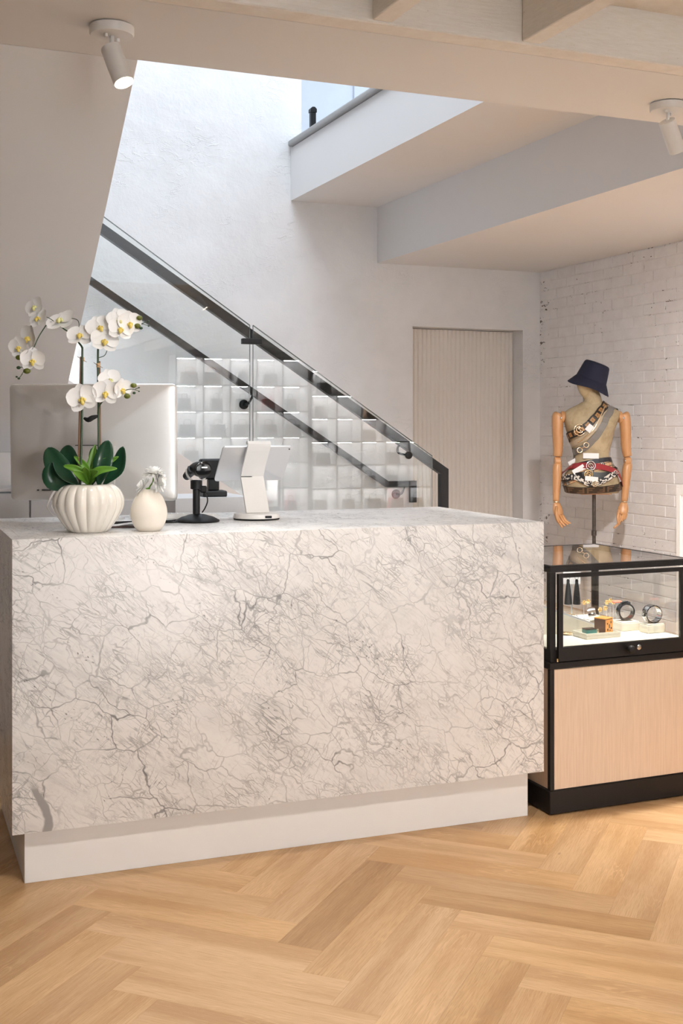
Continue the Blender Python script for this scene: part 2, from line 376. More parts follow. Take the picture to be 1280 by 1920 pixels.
M['alu'] = plain('silver_aluminium', (.78,.765,.745), .38, metal=.55, var=.02); M['alu_lt'] = plain('pale_tablet_metal', (.74,.735,.74), .35, metal=.5, var=.02)
M['chrome'] = plain('polished_steel', (.72,.72,.72), .08, metal=1); M['gold'] = plain('gold_metal', (.83,.60,.28), .2, metal=1)
M['rose'] = plain('pale_gold_metal', (.86,.72,.52), .2, metal=1); M['gun'] = plain('gunmetal', (.16,.16,.17), .18, metal=1)
M['ash'] = mat_wood('pale_ash_veneer', (.68,.50,.36), (.75,.57,.42), (60, 60, 2.2), .45)
M['armwood'] = mat_wood('varnished_arm_wood', (.56,.28,.12), (.64,.34,.155), (14, 14, 2), .33); M['canvas'] = mat_canvas()
M['pole'] = plain('worn_steel_pole', (.10,.085,.075), .4, metal=.6, var=.5, vs=60); M['hat'] = mat_fabric('navy_hat_cloth', (.013,.015,.038), 260)
M['petal'] = plain('orchid_petal', (.95,.94,.925), .5, var=.02, trans=0); M['lip'] = plain('orchid_lip', (.90,.66,.16), .5, var=.25, vs=80)
M['lipgreen'] = plain('pale_lime_lip', (.80,.78,.35), .5, var=.1); M['leaf'] = plain('dark_green_leaf', (.012,.055,.026), .28, var=.4, vs=18)
M['agave'] = plain('bright_green_leaf', (.13,.30,.03), .38, var=.3, vs=25); M['stem'] = plain('green_stem', (.025,.06,.02), .45, var=.3)
M['bamboo'] = plain('brown_stake', (.20,.085,.035), .5, var=.3); M['bud'] = plain('olive_bud', (.12,.14,.015), .4, var=.4, vs=60)
M['raffia'] = plain('raffia_tie', (.62,.40,.20), .7); M['soil'] = plain('dark_soil', (.02,.013,.01), .9, var=.4)
M['mum'] = plain('white_mum_petal', (.96,.955,.93), .6, var=.02, trans=0); M['paper'] = plain('white_paper', (.86,.86,.87), .6, var=.02)
M['cablew'] = plain('white_cable', (.82,.80,.77), .4); M['linen'] = plain('cream_linen', (.72,.68,.58), .8, var=.06, vs=60, bump=.3)
M['orange'] = plain('orange_enamel', (.85,.36,.08), .3, var=.2, vs=50); M['teal'] = plain('teal_stone', (.05,.26,.24), .3, var=.3); M['coral'] = plain('coral_enamel', (.85,.25,.17), .35)
M['brown'] = plain('dark_brown_lacquer', (.09,.045,.035), .3); M['grail'] = plain('brushed_grey_rail', (.33,.325,.32), .35, metal=.5, var=.05)
M['bounce_cut'] = mat_wood('dark_bounce_cut_wood', (.17,.125,.09), (.26,.19,.14), (9,9,1.2), .5); M['bluewall'] = mat_plaster('cool_grey_plaster', (.62,.66,.72), .2); M['acryl'] = plain('clear_grey_acrylic', (.55,.56,.58), .15)
def emis(name, col, st):
    m, t, b = nt_new(name); g = G(t); b.inputs['Base Color'].default_value = (0,0,0,1)
    n = g.noise(g.obj(), 20, 1).outputs[0]
    g.put(b.inputs['Emission Color'], g.mix(g.m('MULTIPLY', n, .05), col, (1,1,1))); b.inputs['Emission Strength'].default_value = st; return m
M['lamp'] = emis('warm_lamp_face', (1,.86,.66), 14.); M['led'] = emis('shelf_led', (1,.97,.94), 105.)
M['screen'] = emis('dark_screen', (.05,.06,.08), .3)
for k in ('red','grey','navy','brass','tan','monogram','spiral','check','plaid','black'): M['b_'+k] = mat_belt('belt_'+k, k)

# ================================================================ SETTING
# ---- floor: oak herringbone, planks 0.64 x 0.128 laid at 45 degrees
fl = box('floor', (-2.7,-5.3,-.06), (8.35,10.2,-.010), M['soil']); tag(fl, kind='structure')
LW, LL = .128, .64
bm = bmesh.new(); bbox(bm, (-LL/2+.0001,-LW/2+.0001,-.010), (LL/2-.0001,LW/2-.0001,0), 0)
te = [e for e in bm.edges if all(v.co.z > -.001 for v in e.verts)]
bmesh.ops.bevel(bm, geom=te, offset=.0003, segments=1, affect='EDGES')
bmesh.ops.recalc_face_normals(bm, faces=bm.faces[:])
pm = bpy.data.meshes.new('plank'); bm.to_mesh(pm); bm.free(); pm.materials.append(M['plank'])
s2 = math.sqrt(.5); A0, B0 = 3.178, -1.078
cand = []
for k in range(-70, 75):
    for mm in range(-9, 10):
        sh = mm*2*LL
        cand.append((A0+LW*(k+.5), B0-LW*k+LL/2+sh, 'B', k, mm)); cand.append((A0+LW*(k+1)-LL/2, B0-LW*(k+.5)+sh, 'A', k, mm))
tones = {'B': {}, 'A': {}}
dark = {('B',0,0): .78, ('B',1,0): .86, ('A',1,0): .70, ('A',0,0): .86}
pl = []
for a, b_, ty, k, mm in cand:
    x, y = (a+b_)*s2, (a-b_)*s2
    if -1.2 < x < 5.0 and .9 < y < 8.1: pl.append((x, y, ty, k, mm))
pl.sort(key=lambda q: (0 if (q[1] < 3.7 or q[0] < 0.9) and 1.8 < q[1] and -.3 < q[0] < 3.6 else 1, math.hypot(q[0]-1.4, q[1]-2.8)))
def ptone(ty, k, mm):
    rr = random.Random(k*131+mm*17+(5 if ty == 'A' else 0))
    t = rr.choice((1.0, .97, 1.02, .95, .98, .92, .84)) if (ty, k, mm) not in dark else dark[(ty, k, mm)]
    wv = rr.uniform(-.015, .015)
    return ((.62+wv)*t, (.395)*t**1.15, (.20-wv)*t**1.35, 1)
stuff = bmesh.new()
for i, (x, y, ty, k, mm) in enumerate(pl):
    rz = PI/4 if ty == 'A' else -PI/4
    if i < 300:
        o = bpy.data.objects.new('plank', pm); link(o, fl); o.location = (x, y, 0); o.rotation_euler = (0,0,rz); o.color = ptone(ty, k, mm)
    else:
        bbox(stuff, (-LL/2+.0004,-LW/2+.0004,-.010), (LL/2-.0004,LW/2-.0004,0), 0, 1, Matrix.Translation((x,y,0)) @ Matrix.Rotation(rz, 4, 'Z'))
o = bmo('plank_field', stuff, M['plank'], fl); o['kind'] = 'stuff'; o.color = (.66,.42,.22,1)

# ---- back wall (troweled plaster) with a door niche
YW = 7.95; DX0, DX1, DZ = 3.876, 4.83, 2.10; ND = .145
bm = bmesh.new()
bbox(bm, (-2.7,YW,-.01), (2.99,YW+.2,6.6)); bbox(bm, (2.99,YW,-.01), (DX0,YW+.2,2.972)); bbox(bm, (DX0,YW,DZ), (DX1,YW+.2,2.972)); bbox(bm, (DX1,YW,-.01), (5.1,YW+.2,2.972))
bbox(bm, (DX0-.1,YW+.19,-.01), (DX1+.1,YW+.3,DZ+.1))
wb = bmo('wall_back', bm, M['plaster']); tag(wb, kind='structure')
d1 = struct('door_1', ((DX0+DX1)/2, YW+ND, 0))
hw = (DX1-DX0)/2
box('door_leaf', (-hw+.002,.004,.004), (hw-.002,.044,DZ-.004), M['door'], d1)
nf = 26; pw = (2*hw-.006)/nf
bm = bmesh.new(); prism(bm, [(-pw/2+.003,0), (-pw/2+.006,-.007), (-pw*.2,-.011), (pw*.2,-.011), (pw/2-.006,-.007), (pw/2-.003,0)], 'z', .006, DZ-.006)
for v in bm.verts: v.co.y += .005
bmesh.ops.recalc_face_normals(bm, faces=bm.faces[:]); fm = bpy.data.meshes.new('slat'); bm.to_mesh(fm); bm.free(); fm.materials.append(M['door'])
for i in range(nf):
    o = bpy.data.objects.new('slat', fm); link(o, d1); o.location = (-hw+.003+pw*(i+.5), 0, 0)

# ---- right wall: white painted brick, each brick in view a piece of its own
wr = box('wall_right', (4.984,4.0,-.01), (5.12,YW+.2,2.56), M['mortar']); tag(wr, kind='structure')
BL, BH = .235, .0753
bmeshes = []
for q in range(7):
    rr = random.Random(q); bm = bmesh.new()
    bbox(bm, (-.0042,-BL/2+.0028,-BH/2+.0026), (.004,BL/2-.0028,BH/2-.0026), .0028, 1)
    for v in bm.verts: v.co += Vector((rr.uniform(-.0008,.0008), rr.uniform(-.0025,.0025), rr.uniform(-.002,.002)))
    bmesh.ops.recalc_face_normals(bm, faces=bm.faces[:]); me = bpy.data.meshes.new('brick'); bm.to_mesh(me); bm.free(); me.materials.append(M['brick']); bmeshes.append(me)
bl = []
for c in range(34):
    z = 2.555-BH*(c+.5)
    if z < .03: continue
    off = .118*(c % 2)+R.uniform(-.02,.02)
    for j in range(15):
        y = YW-.015-BL*(j+.5)+off
        if y > YW-.06 or y < 4.6: continue
        bl.append((y, z))
bl.sort(key=lambda q: (0 if q[0] > 5.75 and q[1] > .35 else 1, -q[0]))
rest = bmesh.new()
for i, (y, z) in enumerate(bl):
    if i < 300:
        o = bpy.data.objects.new('brick', bmeshes[R.randrange(7)]); link(o, wr); o.location = (4.984+R.uniform(-.0012,.0006), y, z)
    else: bbox(rest, (4.980,y-BL/2+.0028,z-BH/2+.0026), (4.987,y+BL/2-.0028,z+BH/2-.0026))
o = bmo('brick_field', rest, M['brick'], wr); o['kind'] = 'stuff'

# ---- other walls of the shop
o = box('wall_left', (-2.7,-5.3,-.01), (-2.55,YW,6.6), M['bounce_cut']); tag(o, kind='structure')  # unseen wall, its dark wood tone chosen to cut bounce onto the counter side
bm = bmesh.new()
bbox(bm, (-2.7,-5.3,-.01), (4.95,-5.15,.28)); bbox(bm, (-2.7,-5.3,2.62), (4.95,-5.15,2.9)); bbox(bm, (4.95,-5.3,-.01), (8.35,-5.15,2.9))
for x0, x1 in ((-2.7,-2.2),(.95,1.25),(3.1,4.95)): bbox(bm, (x0,-5.3,.28), (x1,-5.15,2.62))
o = bmo('wall_front', bm, M['paint']); tag(o, kind='structure')
for n, (x0, x1) in enumerate(((-2.2,.95),(1.25,3.1))):
    wn = struct('window_%d' % (n+1), ((x0+x1)/2, -5.22, .28)); h = (x1-x0)/2
    bm = bmesh.new()
    for lo, hi in (((-h,-.03,0),(-h+.06,.03,2.34)), ((h-.06,-.03,0),(h,.03,2.34)), ((-h+.06,-.03,0),(h-.06,.03,.06)), ((-h+.06,-.03,2.28),(h-.06,.03,2.34)), ((-.03,-.03,.06),(.03,.03,2.28))): bbox(bm, lo, hi)
    bmo('window_frame', bm, M['black'], wn); box('pane', (-h+.06,-.004,.06), (-.03,.004,2.28), M['glass'], wn); box('pane', (.03,-.004,.06), (h-.06,.004,2.28), M['glass'], wn)

o = box('wall_return', (5.121,3.84,-.01), (8.25,4.0,2.75), M['paint']); tag(o, kind='structure')
o = box('wall_right_outer', (8.25,-5.15,-.01), (8.35,4.0,2.9), M['paint']); tag(o, kind='structure')

# ---- ceiling: timber joists near the camera, plastered beam, stairwell edge, dropped bulkhead
ce = struct('ceiling')
box('beam_soffit', (-2.7,3.285,2.55), (8.25,3.83,3.35), M['soffit'], ce, .004)
box('header_board', (-2.7,3.2,2.548), (8.25,3.283,3.3), M['timber'], ce, .004)
for x in (-1.65,-1.14,-.62,-.11,.405,.915,1.428,1.941,2.83,3.34,3.85,4.36,4.87,5.38,5.89,6.4,6.91,7.42,7.93):
    box('joist', (x,-5.15,2.556), (x+.066,3.199,2.715), M['timber'], ce, .003)
for i in range(9):
    y0 = -5.15+i*.93; box('ceiling_board', (-2.7,y0+.002,2.716), (8.25,y0+.926,2.74), M['timber'], ce)
box('stairwell_fascia', (2.909,3.832,2.968), (2.95,YW-.001,3.345), M['paint'], ce)
box('slab_soffit', (2.95,3.832,2.968), (3.588,YW-.001,3.30), M['paint'], ce)
box('bulkhead', (3.588,3.832,2.558), (4.995,YW-.001,3.30), M['paint'], ce)
o = box('trim_1', (2.88,3.832,3.347), (2.965,YW-.012,3.392), M['grail'], None, .018, 4); tag(o, kind='structure')
o = box('wall_upper', (2.6,9.6,2.97), (6.6,9.75,6.7), M['bluewall']); tag(o, kind='structure')
o = box('wall_upper_right', (6.5,3.2,3.3), (6.6,9.6,6.7), M['paint']); tag(o, kind='structure')
o = box('wall_upper_front', (-2.7,3.3,3.36), (6.6,3.4,6.7), M['paint']); tag(o, kind='structure')
o = box('floor_upper', (2.99,YW+.2,3.2), (6.5,9.6,3.30), M['paint']); tag(o, kind='structure')
o = box('floor_upper_shop', (4.995,3.4,3.2), (6.5,YW+.2,3.30), M['paint']); tag(o, kind='structure')
bm = bmesh.new()
for lo, hi in (((-2.7,3.3,6.6),(.3,9.7,6.7)), ((3.0,3.3,6.6),(6.6,9.7,6.7)), ((.3,3.3,6.6),(3.0,4.1,6.7)), ((.3,7.7,6.6),(3.0,9.7,6.7))): bbox(bm, lo, hi)
o = bmo('ceiling_upper', bm, M['paint']); tag(o, kind='structure')
wn = struct('window_3', (1.65,5.9,6.62)); box('pane', (-1.3,-1.7,0), (1.3,1.7,.01), M['glass'], wn)
o = box('trim_2', (4.10,9.575,3.30), (4.24,9.599,4.9), M['bluewall'], None, .004); tag(o, kind='structure')
t = thing('newel_post', 'short black post end standing above grey capped edge of upper floor', 'post', (3.174,8.2,3.30))
box('shaft', (-.02,-.02,0), (.02,.02,.385), M['black'], t, .003); prismo('cap', [(-.024,.385),(-.024,.41),(-.010,.425),(.010,.425),(.024,.41),(.024,.385)], 'y', -.024, .024, M['black'], t)

# ---- staircase
st = thing('staircase', 'white plastered staircase climbing behind the counter along the troweled wall', 'staircase', (0,0,0))
zs = lambda x: 1.183-(x-1.786)*.66
prismo('stringer', [(.90,0),(3.50,0),(3.50,.06),(3.50,zs(3.50)),(.90,zs(.90))], 'y', 6.735, 6.865, M['paint'], st)
for i in range(9):
    x = 3.2-.279*i; box('step', (x-.279-.02,6.868,0), (x,YW-.002,.18*(i+1)), M['kick'], st)
box('landing', (-.6,5.66,1.44), (.90,YW-.002,1.62), M['paint'], st)
prismo('upper_flight', [(3.832,2.55),(5.57,1.235),(5.655,1.235),(5.655,1.62),(3.832,3.02)], 'x', -.7, .868, M['soffit'], st)
box('under_stair_wall', (-2.5,5.575,0), (.868,5.65,1.234), M['soffit'], st)

# ---- glass balustrade with handrail
gb = thing('glass_balustrade', 'frameless glass stair balustrade with black handrail and square black end post', 'balustrade', (3.59,6.80,0))
OX = 3.59
def gpan(name, pts, m): return prismo(name, [(x-OX, z) for x, z in pts], 'y', -.006, .006, m, gb)
gt = lambda x: 1.963-(x-2.245)*.6622
gpan('glass_panel', [(.95,zs(.95)+.002),(2.225,zs(2.225)+.002),(2.225,1.962),(.95,gt(.95)+.003)], M['glass'])
gpan('glass_panel', [(2.245,zs(2.245)+.002),(3.456,zs(3.456)+.002),(3.456,gt(3.456)),(2.245,1.963)], M['glass'])
M['edge'] = plain('dark_glass_edge', (.10,.125,.125), .2)
for a, b_ in (((.95,gt(.95)+.003),(2.225,1.962)), ((2.245,1.963),(3.456,gt(3.456)))):
    tube('glass_edge', [(a[0]-OX,0,a[1]), (b_[0]-OX,0,b_[1])], .004, M['edge'], gb, 4)
for x, z1 in ((2.225,1.962),(2.245,1.963),(3.456,gt(3.456))): tube('glass_edge', [(x-OX,0,z1),(x-OX,0,zs(x)+.003)], .0028 if x < 3 else .0018, M['edge'], gb, 4)
box('clamp', (2.174-OX,-.018,1.848), (2.300-OX,.018,1.882), M['black'], gb, .003)
ra = lambda x: 1.064+(3.609-x)*.646
def railbar(name, pts, w, h, m, par):
    bm = bmesh.new(); prev = None; P = [Vector(p) for p in pts]
    for i, p in enumerate(P):                       # mitred rectangular bar in the xz plane
        d0 = (p-P[i-1]).normalized() if i else (P[1]-p).normalized(); d1_ = (P[i+1]-p).normalized() if i < len(P)-1 else d0
        n0 = Vector((-d0.z,0,d0.x)); n1 = Vector((-d1_.z,0,d1_.x)); nn = (n0+n1).normalized(); k = h/2/max(.3, nn.dot(n0))
        ring = [bm.verts.new(p+nn*s*k+Vector((0,q*w/2,0))) for s, q in ((1,-1),(1,1),(-1,1),(-1,-1))]
        if prev:
            for j in range(4): bm.faces.new((prev[j], prev[(j+1)%4], ring[(j+1)%4], ring[j]))
        else: bm.faces.new(ring[::-1])
        prev = ring
    bm.faces.new(prev); return bmo(name, bm, m, par)
hr = railbar('handrail', [(.95-OX,.075,ra(.95)-.028),(3.575-OX,.075,ra(3.575)-.028),(3.575-OX,.075,.0)], .045, .056, M['black'], gb)
def bracket(par, c, top, disc_y, rail_y, dirx):
    b_ = lathe('bracket', [(.020,0),(.024,.002),(.024,.014),(.018,.018)], M['black'], par, 20, c, M=Matrix.Rotation(PI/2, 3, 'X'))
    tube('bracket_arm', [(c[0],c[1]+.0,c[2]),(c[0]+dirx*.03,rail_y-.005,c[2]+.012),(c[0]+dirx*.035,rail_y,c[2]+.045),top], .007, M['black'], b_, 8, 3)
for x in (3.281,):
    bracket(gb, (x-OX,-.007,ra(x)-.108), (x-OX-.02,.075,ra(x-.02)-.055), 0, .075, -1)
# wall-mounted handrail
wh = thing('wall_handrail', 'black square handrail mounted on the troweled wall beside the stairs', 'handrail', (3.83,7.87,0))
OX = 3.83
rb = lambda x: .928+(3.629-x)*.6426
railbar('rail', [(1.0-OX,0,rb(1.0)),(3.629-OX,0,.928),(3.84-OX,0,.928),(3.84-OX,0,.79)], .04, .044, M['black'], wh)
for x, z, tp in ((3.737,.851,(3.77,.91)), (2.555,1.506,(2.60,rb(2.60)-.015))):
    b_ = lathe('bracket', [(.030,0),(.034,.003),(.034,.012),(.028,.016)], M['black'], wh, 20, (x-OX,YW-7.87-.001,z), M=Matrix.Rotation(PI/2, 3, 'X'))
    tube('bracket_arm', [(x-OX,YW-7.87-.012,z),(x-OX+.01,.0,z+.005),(tp[0]-OX,0,tp[1])], .008, M['black'], b_, 8, 3)

# ================================================================ SPOTLIGHTS
def spot(loc, aimv, label, lit, power, grp=None, ang=75):
    t = thing('ceiling_spotlight', label, 'spotlight', loc, 0, grp)
    lathe('canopy', [(.060,-.001),(.066,-.003),(.066,-.026),(.063,-.030),(.02,-.031)], M['white'], t, 32)
    for a in (.7, .7+PI): lathe('screw', [(.006,-.030),(.006,-.040),(.004,-.041)], M['white'], t, 10, (.028*math.cos(a),.028*math.sin(a),0))
    tube('stem', [(0,0,-.030),(0,0,-.075)], .0068, M['white'], t, 12)
    a = Vector(aimv).normalized(); mt = aim(a); c = Vector((0,0,-.075))
    lathe('lamp_head', [(.012,-.012),(.030,-.010),(.031,-.006),(.031,.112),(.029,.114),(.028,.108)], M['white'], t, 28, c, M=mt)
    lathe('lamp_face', [(.0001,.1085),(.028,.1085),(.028,.1105),(.0001,.1115)], M['lamp'] if lit else M['white'], t, 24, c, M=mt)
    if power:
        l = bpy.data.lights.new('spot_beam', 'SPOT'); l.energy = power; l.color = (1,.96,.92); l.spot_size = math.radians(ang); l.spot_blend = .8; l.shadow_soft_size = .06
        o = bpy.data.objects.new('spot_beam', l); COL.objects.link(o); o.parent = t; o.location = c+a*.125; o.rotation_euler = (-a).to_track_quat('Z','Y').to_euler()
    return t
rt = Vector((math.cos(TH), -math.sin(TH), 0)); fw = Vector((math.sin(TH), math.cos(TH), 0))
spot((.722,3.53,2.55), rt*.36+Vector((0,0,-.9))-fw*.22, 'lit white cylinder spotlight on ceiling beam by the sloped stair soffit', True, 45)
spot((2.80,3.585,2.55), rt*.42+Vector((0,0,-.8))+fw*.4, 'white cylinder spotlight on ceiling beam near the brick wall', True, 300, None, 130)
for x, y, ax, ay in ((.9,1.6,.1,.6), (1.70,1.55,0,.6)):  # unseen lamps added to light the counter from the front
    spot((x,y,2.556), (ax,ay,-.8), 'unseen white cylinder spotlight added under the joists for front light', True, 42, 'added front-light spotlights under the joists', 110)

# ================================================================ COUNTER
RC = math.radians(-1.45)
CT = 1.022
ct = thing('reception_counter', 'white grey-veined marble reception counter on recessed white plinth', 'counter', (1.3185,3.512,0), RC)
ch = .886
box('front_panel', (-ch,0,.162), (ch,.03,CT), M['marble'], ct, .002, 2)
box('top_slab', (-ch+.0301,.0301,CT-.03), (ch-.0301,.83,CT), M['marble'], ct, .0005)
box('side_panel', (-ch,.0301,.162), (-ch+.03,.83,CT), M['marble'], ct, .001)
box('side_panel', (ch-.03,.0301,.162), (ch,.83,CT), M['marble'], ct, .001)
box('plinth', (-ch+.04,.048,0), (ch-.036,.78,.161), M['kick'], ct, .001)
box('back_shelf', (-ch+.031,.4,.55), (ch-.031,.82,.575), M['kick'], ct)
box('inner_wall', (-ch+.031,.38,.1615), (ch-.031,.399,CT-.031), M['kick'], ct)

# ---- behind the counter
cb = thing('low_cabinet', 'pale low cabinet with two plain doors under the stair soffit', 'cabinet', (.5,5.25,0))
box('carcass', (-1.1,.02,0), (.86,.32,1.068), M['cab'], cb); box('cabinet_top', (-1.1,0,1.07), (.86,.32,1.083), M['cab'], cb)
for x0, x1 in ((-1.098,-.30),(-.296,.215),(.2225,.858)): box('door', (x0,0,.08), (x1,.018,1.062), M['cab'], cb, .001)
pd = thing('drawer_pedestal', 'white pedestal unit with open slot standing behind the counter', 'pedestal', (1.36,4.62,0))
bm = bmesh.new()
for lo, hi in (((-.16,.01,0),(.155,.32,.955)), ((-.16,0,.985),(.155,.32,1.062)), ((.120,0,.955),(.155,.32,.985)), ((-.16,.14,.955),(.12,.32,.985))): bbox(bm, lo, hi)
bmo('body', bm, M['cab'], pd); ball('corner_stud', (.150,-.002,1.052), .005, M['black'], pd)
pp = thing('pole_display', 'small black display on stem and square foot behind the scanner', 'display', (1.385,4.72,1.062), -.1)
box('foot', (-.05,-.05,0), (.05,.05,.024), M['plastic'], pp, .004); box('stem', (-.022,-.022,.025), (.022,.022,.07), M['plastic'], pp, .003)
box('head', (-.055,-.02,.071), (.055,.03,.155), M['plastic'], pp, .006)

# ================================================================ COUNTER-TOP THINGS
# ---- desktop computer seen from behind
im = thing('desktop_computer', 'silver all-in-one desktop computer seen from behind on the counter', 'computer', (.775,4.10,CT), -TH-.03)
IW, IH = .290, .202
tilt = Matrix.Translation((0,0,.274)) @ Matrix.Rotation(math.radians(2.5), 4, 'X')
bm = bmesh.new(); rings = []
def rrect(w, h, r, n=6):
    pts = []
    for cx, cy, a0 in ((w-r,h-r,0),(-w+r,h-r,PI/2),(-w+r,-h+r,PI),(w-r,-h+r,3*PI/2)):
        for k in range(n+1): a = a0+PI/2*k/n; pts.append((cx+r*math.cos(a), cy+r*math.sin(a)))
    return pts
for f, y in ((1,.006),(1,.001),(.994,-.003),(.975,-.0065),(.93,-.011),(.86,-.0155),(.78,-.020),(.68,-.0245),(.58,-.0285),(.46,-.0325),(.34,-.0355),(.2,-.038),(.07,-.039)):
    k_ = max(0, min(1, (1-f)*2.2)); ring = []
    for px, pz in rrect(IW, IH, .017, 10):
        nrm = math.hypot(px/IW, pz/IH); ring.append(bm.verts.new(tilt @ Vector((px*f*((1-k_)+k_/nrm*1.08), y, pz*f*((1-k_)+k_/nrm*1.08)))))
    rings.append(ring)
for a, b_ in zip(rings, rings[1:]):
    n = len(a)
    for k in range(n): bm.faces.new((a[k], a[(k+1)%n], b_[(k+1)%n], b_[k]))
bm.faces.new(rings[0]); bm.faces.new(rings[-1][::-1])
bd = bmo('back_shell', bm, M['alu'], im, 'auto')
bm = bmesh.new(); bbox(bm, (-IW+.004,.0062,-IH+.004), (IW-.004,.008,IH-.004), 0, 1, tilt); bmo('screen', bm, M['gloss_black'], bd)
prismo('stand', [(-.050,.262),(-.046,.262),(-.040,.12),(.02,.012),(.11,.006),(.11,0),(-.065,0),(-.065,.006),(-.045,.02),(-.055,.13)], 'x', -.085, .085, M['alu'], im)
box('hinge_slot', (-.05,-.0535,.2630), (.05,-.046,.2655), M['black'], im)
for i, (x, w_) in enumerate(((-.190,.003),(-.160,.016),(-.118,.004),(-.104,.004),(-.086,.005),(-.070,.003))):
    bm = bmesh.new(); bbox(bm, (x-w_,-.022,-.1655), (x+w_,-.0145,-.1625), 0, 1, tilt); bmo('port', bm, M['black'], bd)
bx_ = [(-.128,.111),(-.112,.111)]
for x, z in bx_:
    tube('cable', [tilt @ Vector((x,-.022,-.164)), tilt @ Vector((x-.006,-.05,-.180)), tilt @ Vector((x-.014,-.062,-.205)), (x-.012,-.07,.05), (x+.02,-.07,.02), (x+.10,-.05,.004), (x+.2,-.02,.003)], [.0038,.0036,.0018,.0014,.0014,.0014,.0014], M['cablew'], im, 6, 6)
tube('cable', [tilt @ Vector((-.090,-.018,-.162)), tilt @ Vector((-.094,-.045,-.172)), tilt @ Vector((-.094,-.058,-.195)), (-.08,-.07,.05), (-.05,-.06,.01), (.0,-.03,.004)], [.009,.008,.0035,.003,.003,.003], M['plastic'], im, 8, 6)

# ---- potted orchid (local frame: x to the right of the shop front view, z up)
D0 = 1/598.
OC = Vector((.686,3.712,CT))
po = thing('potted_orchid', 'white orchid with two flower stems in a fluted cream pot', 'potted plant', OC, -TH)
def Q(u, v, y=0): return Vector(((u-168)*D0, y, (999-v)*D0))
prof = [(.050,0),(.058,.001),(.070,.012),(.090,.040),(.1045,.066),(.1105,.088),(.108,.110),(.098,.130),(.082,.144),(.068,.149),(.060,.147),(.056,.138),(.05,.125)]
pp_ = [(c.x, c.y) for c in crom([(a, b_, 0) for a, b_ in prof], 3)]
def flute(a, z):
    k = max(0, min(1, z/.02))*max(0, min(1, (.150-z)/.035)); return 1-.055*k*(1-abs(math.sin(9.5*a)))**1.3*1.0+.0*k
lathe('pot', pp_, M['cream'], po, 190, fn=lambda a, z: 1-.075*max(0, min(1, .25+z/.03))*max(.25, min(1, (.152-z)/.02))*(1-abs(math.sin(9*a+.3)))**1.4)
lathe('soil', [(.0001,.126),(.053,.126),(.053,.131),(.0001,.134)], M['soil'], po, 24)
def leafmesh(name, base, tip, width, bend, mat, par, n=9, cup=.25, droop=None, twist=0, shape=1.):
    """broad leaf from base to tip, bend = offset vector at the middle"""
    b_, tp = Vector(base), Vector(tip); mid = (b_+tp)/2+Vector(bend)
    P = crom([b_, mid, tp], n); V = []; F = []
    ax = (tp-b_).normalized(); side = ax.cross(Vector((0,-1,0.15)));
    if side.length < .2: side = Vector((1,0,0))
    side.normalize(); side = Matrix.Rotation(twist, 3, ax) @ side
    N = len(P)
    for i, p in enumerate(P):
        t = i/(N-1); wd = width*(math.sin(PI*min(1, (t*.94+.06))**shape)**.7)*(.35+.65*min(1, t*2.2)) if t < 1 else .0006
        tg = (P[min(i+1,N-1)]-P[max(i-1,0)]).normalized(); s = (side-tg*tg.dot(side)).normalized(); nn = s.cross(tg)
        for k in (-1,-.5,0,.5,1): V.append(p+s*wd*k+nn*(abs(k)**1.5*cup*wd))
    for i in range(N-1):
        for k in range(4): q = i*5+k; F.append((q, q+1, q+6, q+5))
    o = mk(name, V, F, mat, par, True); md = o.modifiers.new('thickness', 'SOLIDIFY'); md.thickness = .0012; return o
for base, tip, wd, bend, cup, tw in (
    (Q(150,912,-.005), Q(88,842,.03), .036, (-.012,-.01,-.006), .35, .25), (Q(150,912,.01), Q(120,838,.05), .033, (-.01,0,.012), .3, -.2), (Q(148,912,-.02), Q(108,868,-.055), .030, (-.02,-.02,-.012), .9, -.5),
    (Q(188,912,-.01), Q(202,828,.02), .030, (.004,-.02,.0), .3, 0.), (Q(195,912,.01), Q(229,840,.03), .027, (.016,0,-.01), .35, -.4), (Q(172,912,.02), Q(170,842,.05), .024, (.01,0,.0), .3, .3)):
    leafmesh('leaf', base, tip, wd, bend, M['leaf'], po, 8, cup, None, tw)
for tip, bend in (((128,875,-.05),(.012,-.02,.016)), ((141,858,.0),(.012,0,.01)), ((177,836,.03),(-.004,0,0)), ((205,861,-.01),(-.01,0,.008)), ((222,859,.02),(-.012,.01,.01)), ((227,880,-.05),(-.014,-.02,.018)), ((172,877,-.085),(0,-.012,.018)), ((150,885,-.08),(.0,-.01,.012)), ((196,884,-.08),(-.004,-.01,.014))):
    leafmesh('agave_leaf', Q(171,912,-.008), Q(*tip), .0125, bend, M['agave'], po, 7, .5, None, 0., .8)
# stems and stakes
tube('stake', [Q(149,912), Q(154,672)], .0032, M['bamboo'], po, 8); tube('stake', [Q(189,912,.012), Q(187,680,.012)], .0032, M['bamboo'], po, 8)
tube('flower_stem', [Q(153,912,-.003), Q(156,800,-.003), Q(157,670,-.003), Q(156,655), Q(150,646), Q(139,632,.0), Q(122,620), Q(107,609), Q(94,609), Q(84,622,-.005), Q(72,645,-.01), Q(60,680,-.012), Q(52,695,-.012), Q(45,706,-.012)], [.0036,.0036,.0034,.0032,.0028,.0024,.0022,.0021,.002,.0019,.0017,.0014,.0011,.0008], M['stem'], po, 8, 4)
tube('flower_stem', [Q(186,912,.01), Q(186,800,.008), Q(185,672,.006), Q(188,655), Q(198,640), Q(212,630), Q(228,622), Q(248,614), Q(266,611), Q(279,614)], [.0036,.0036,.0034,.003,.0026,.0022,.002,.0017,.0012,.0008], M['stem'], po, 8, 4)
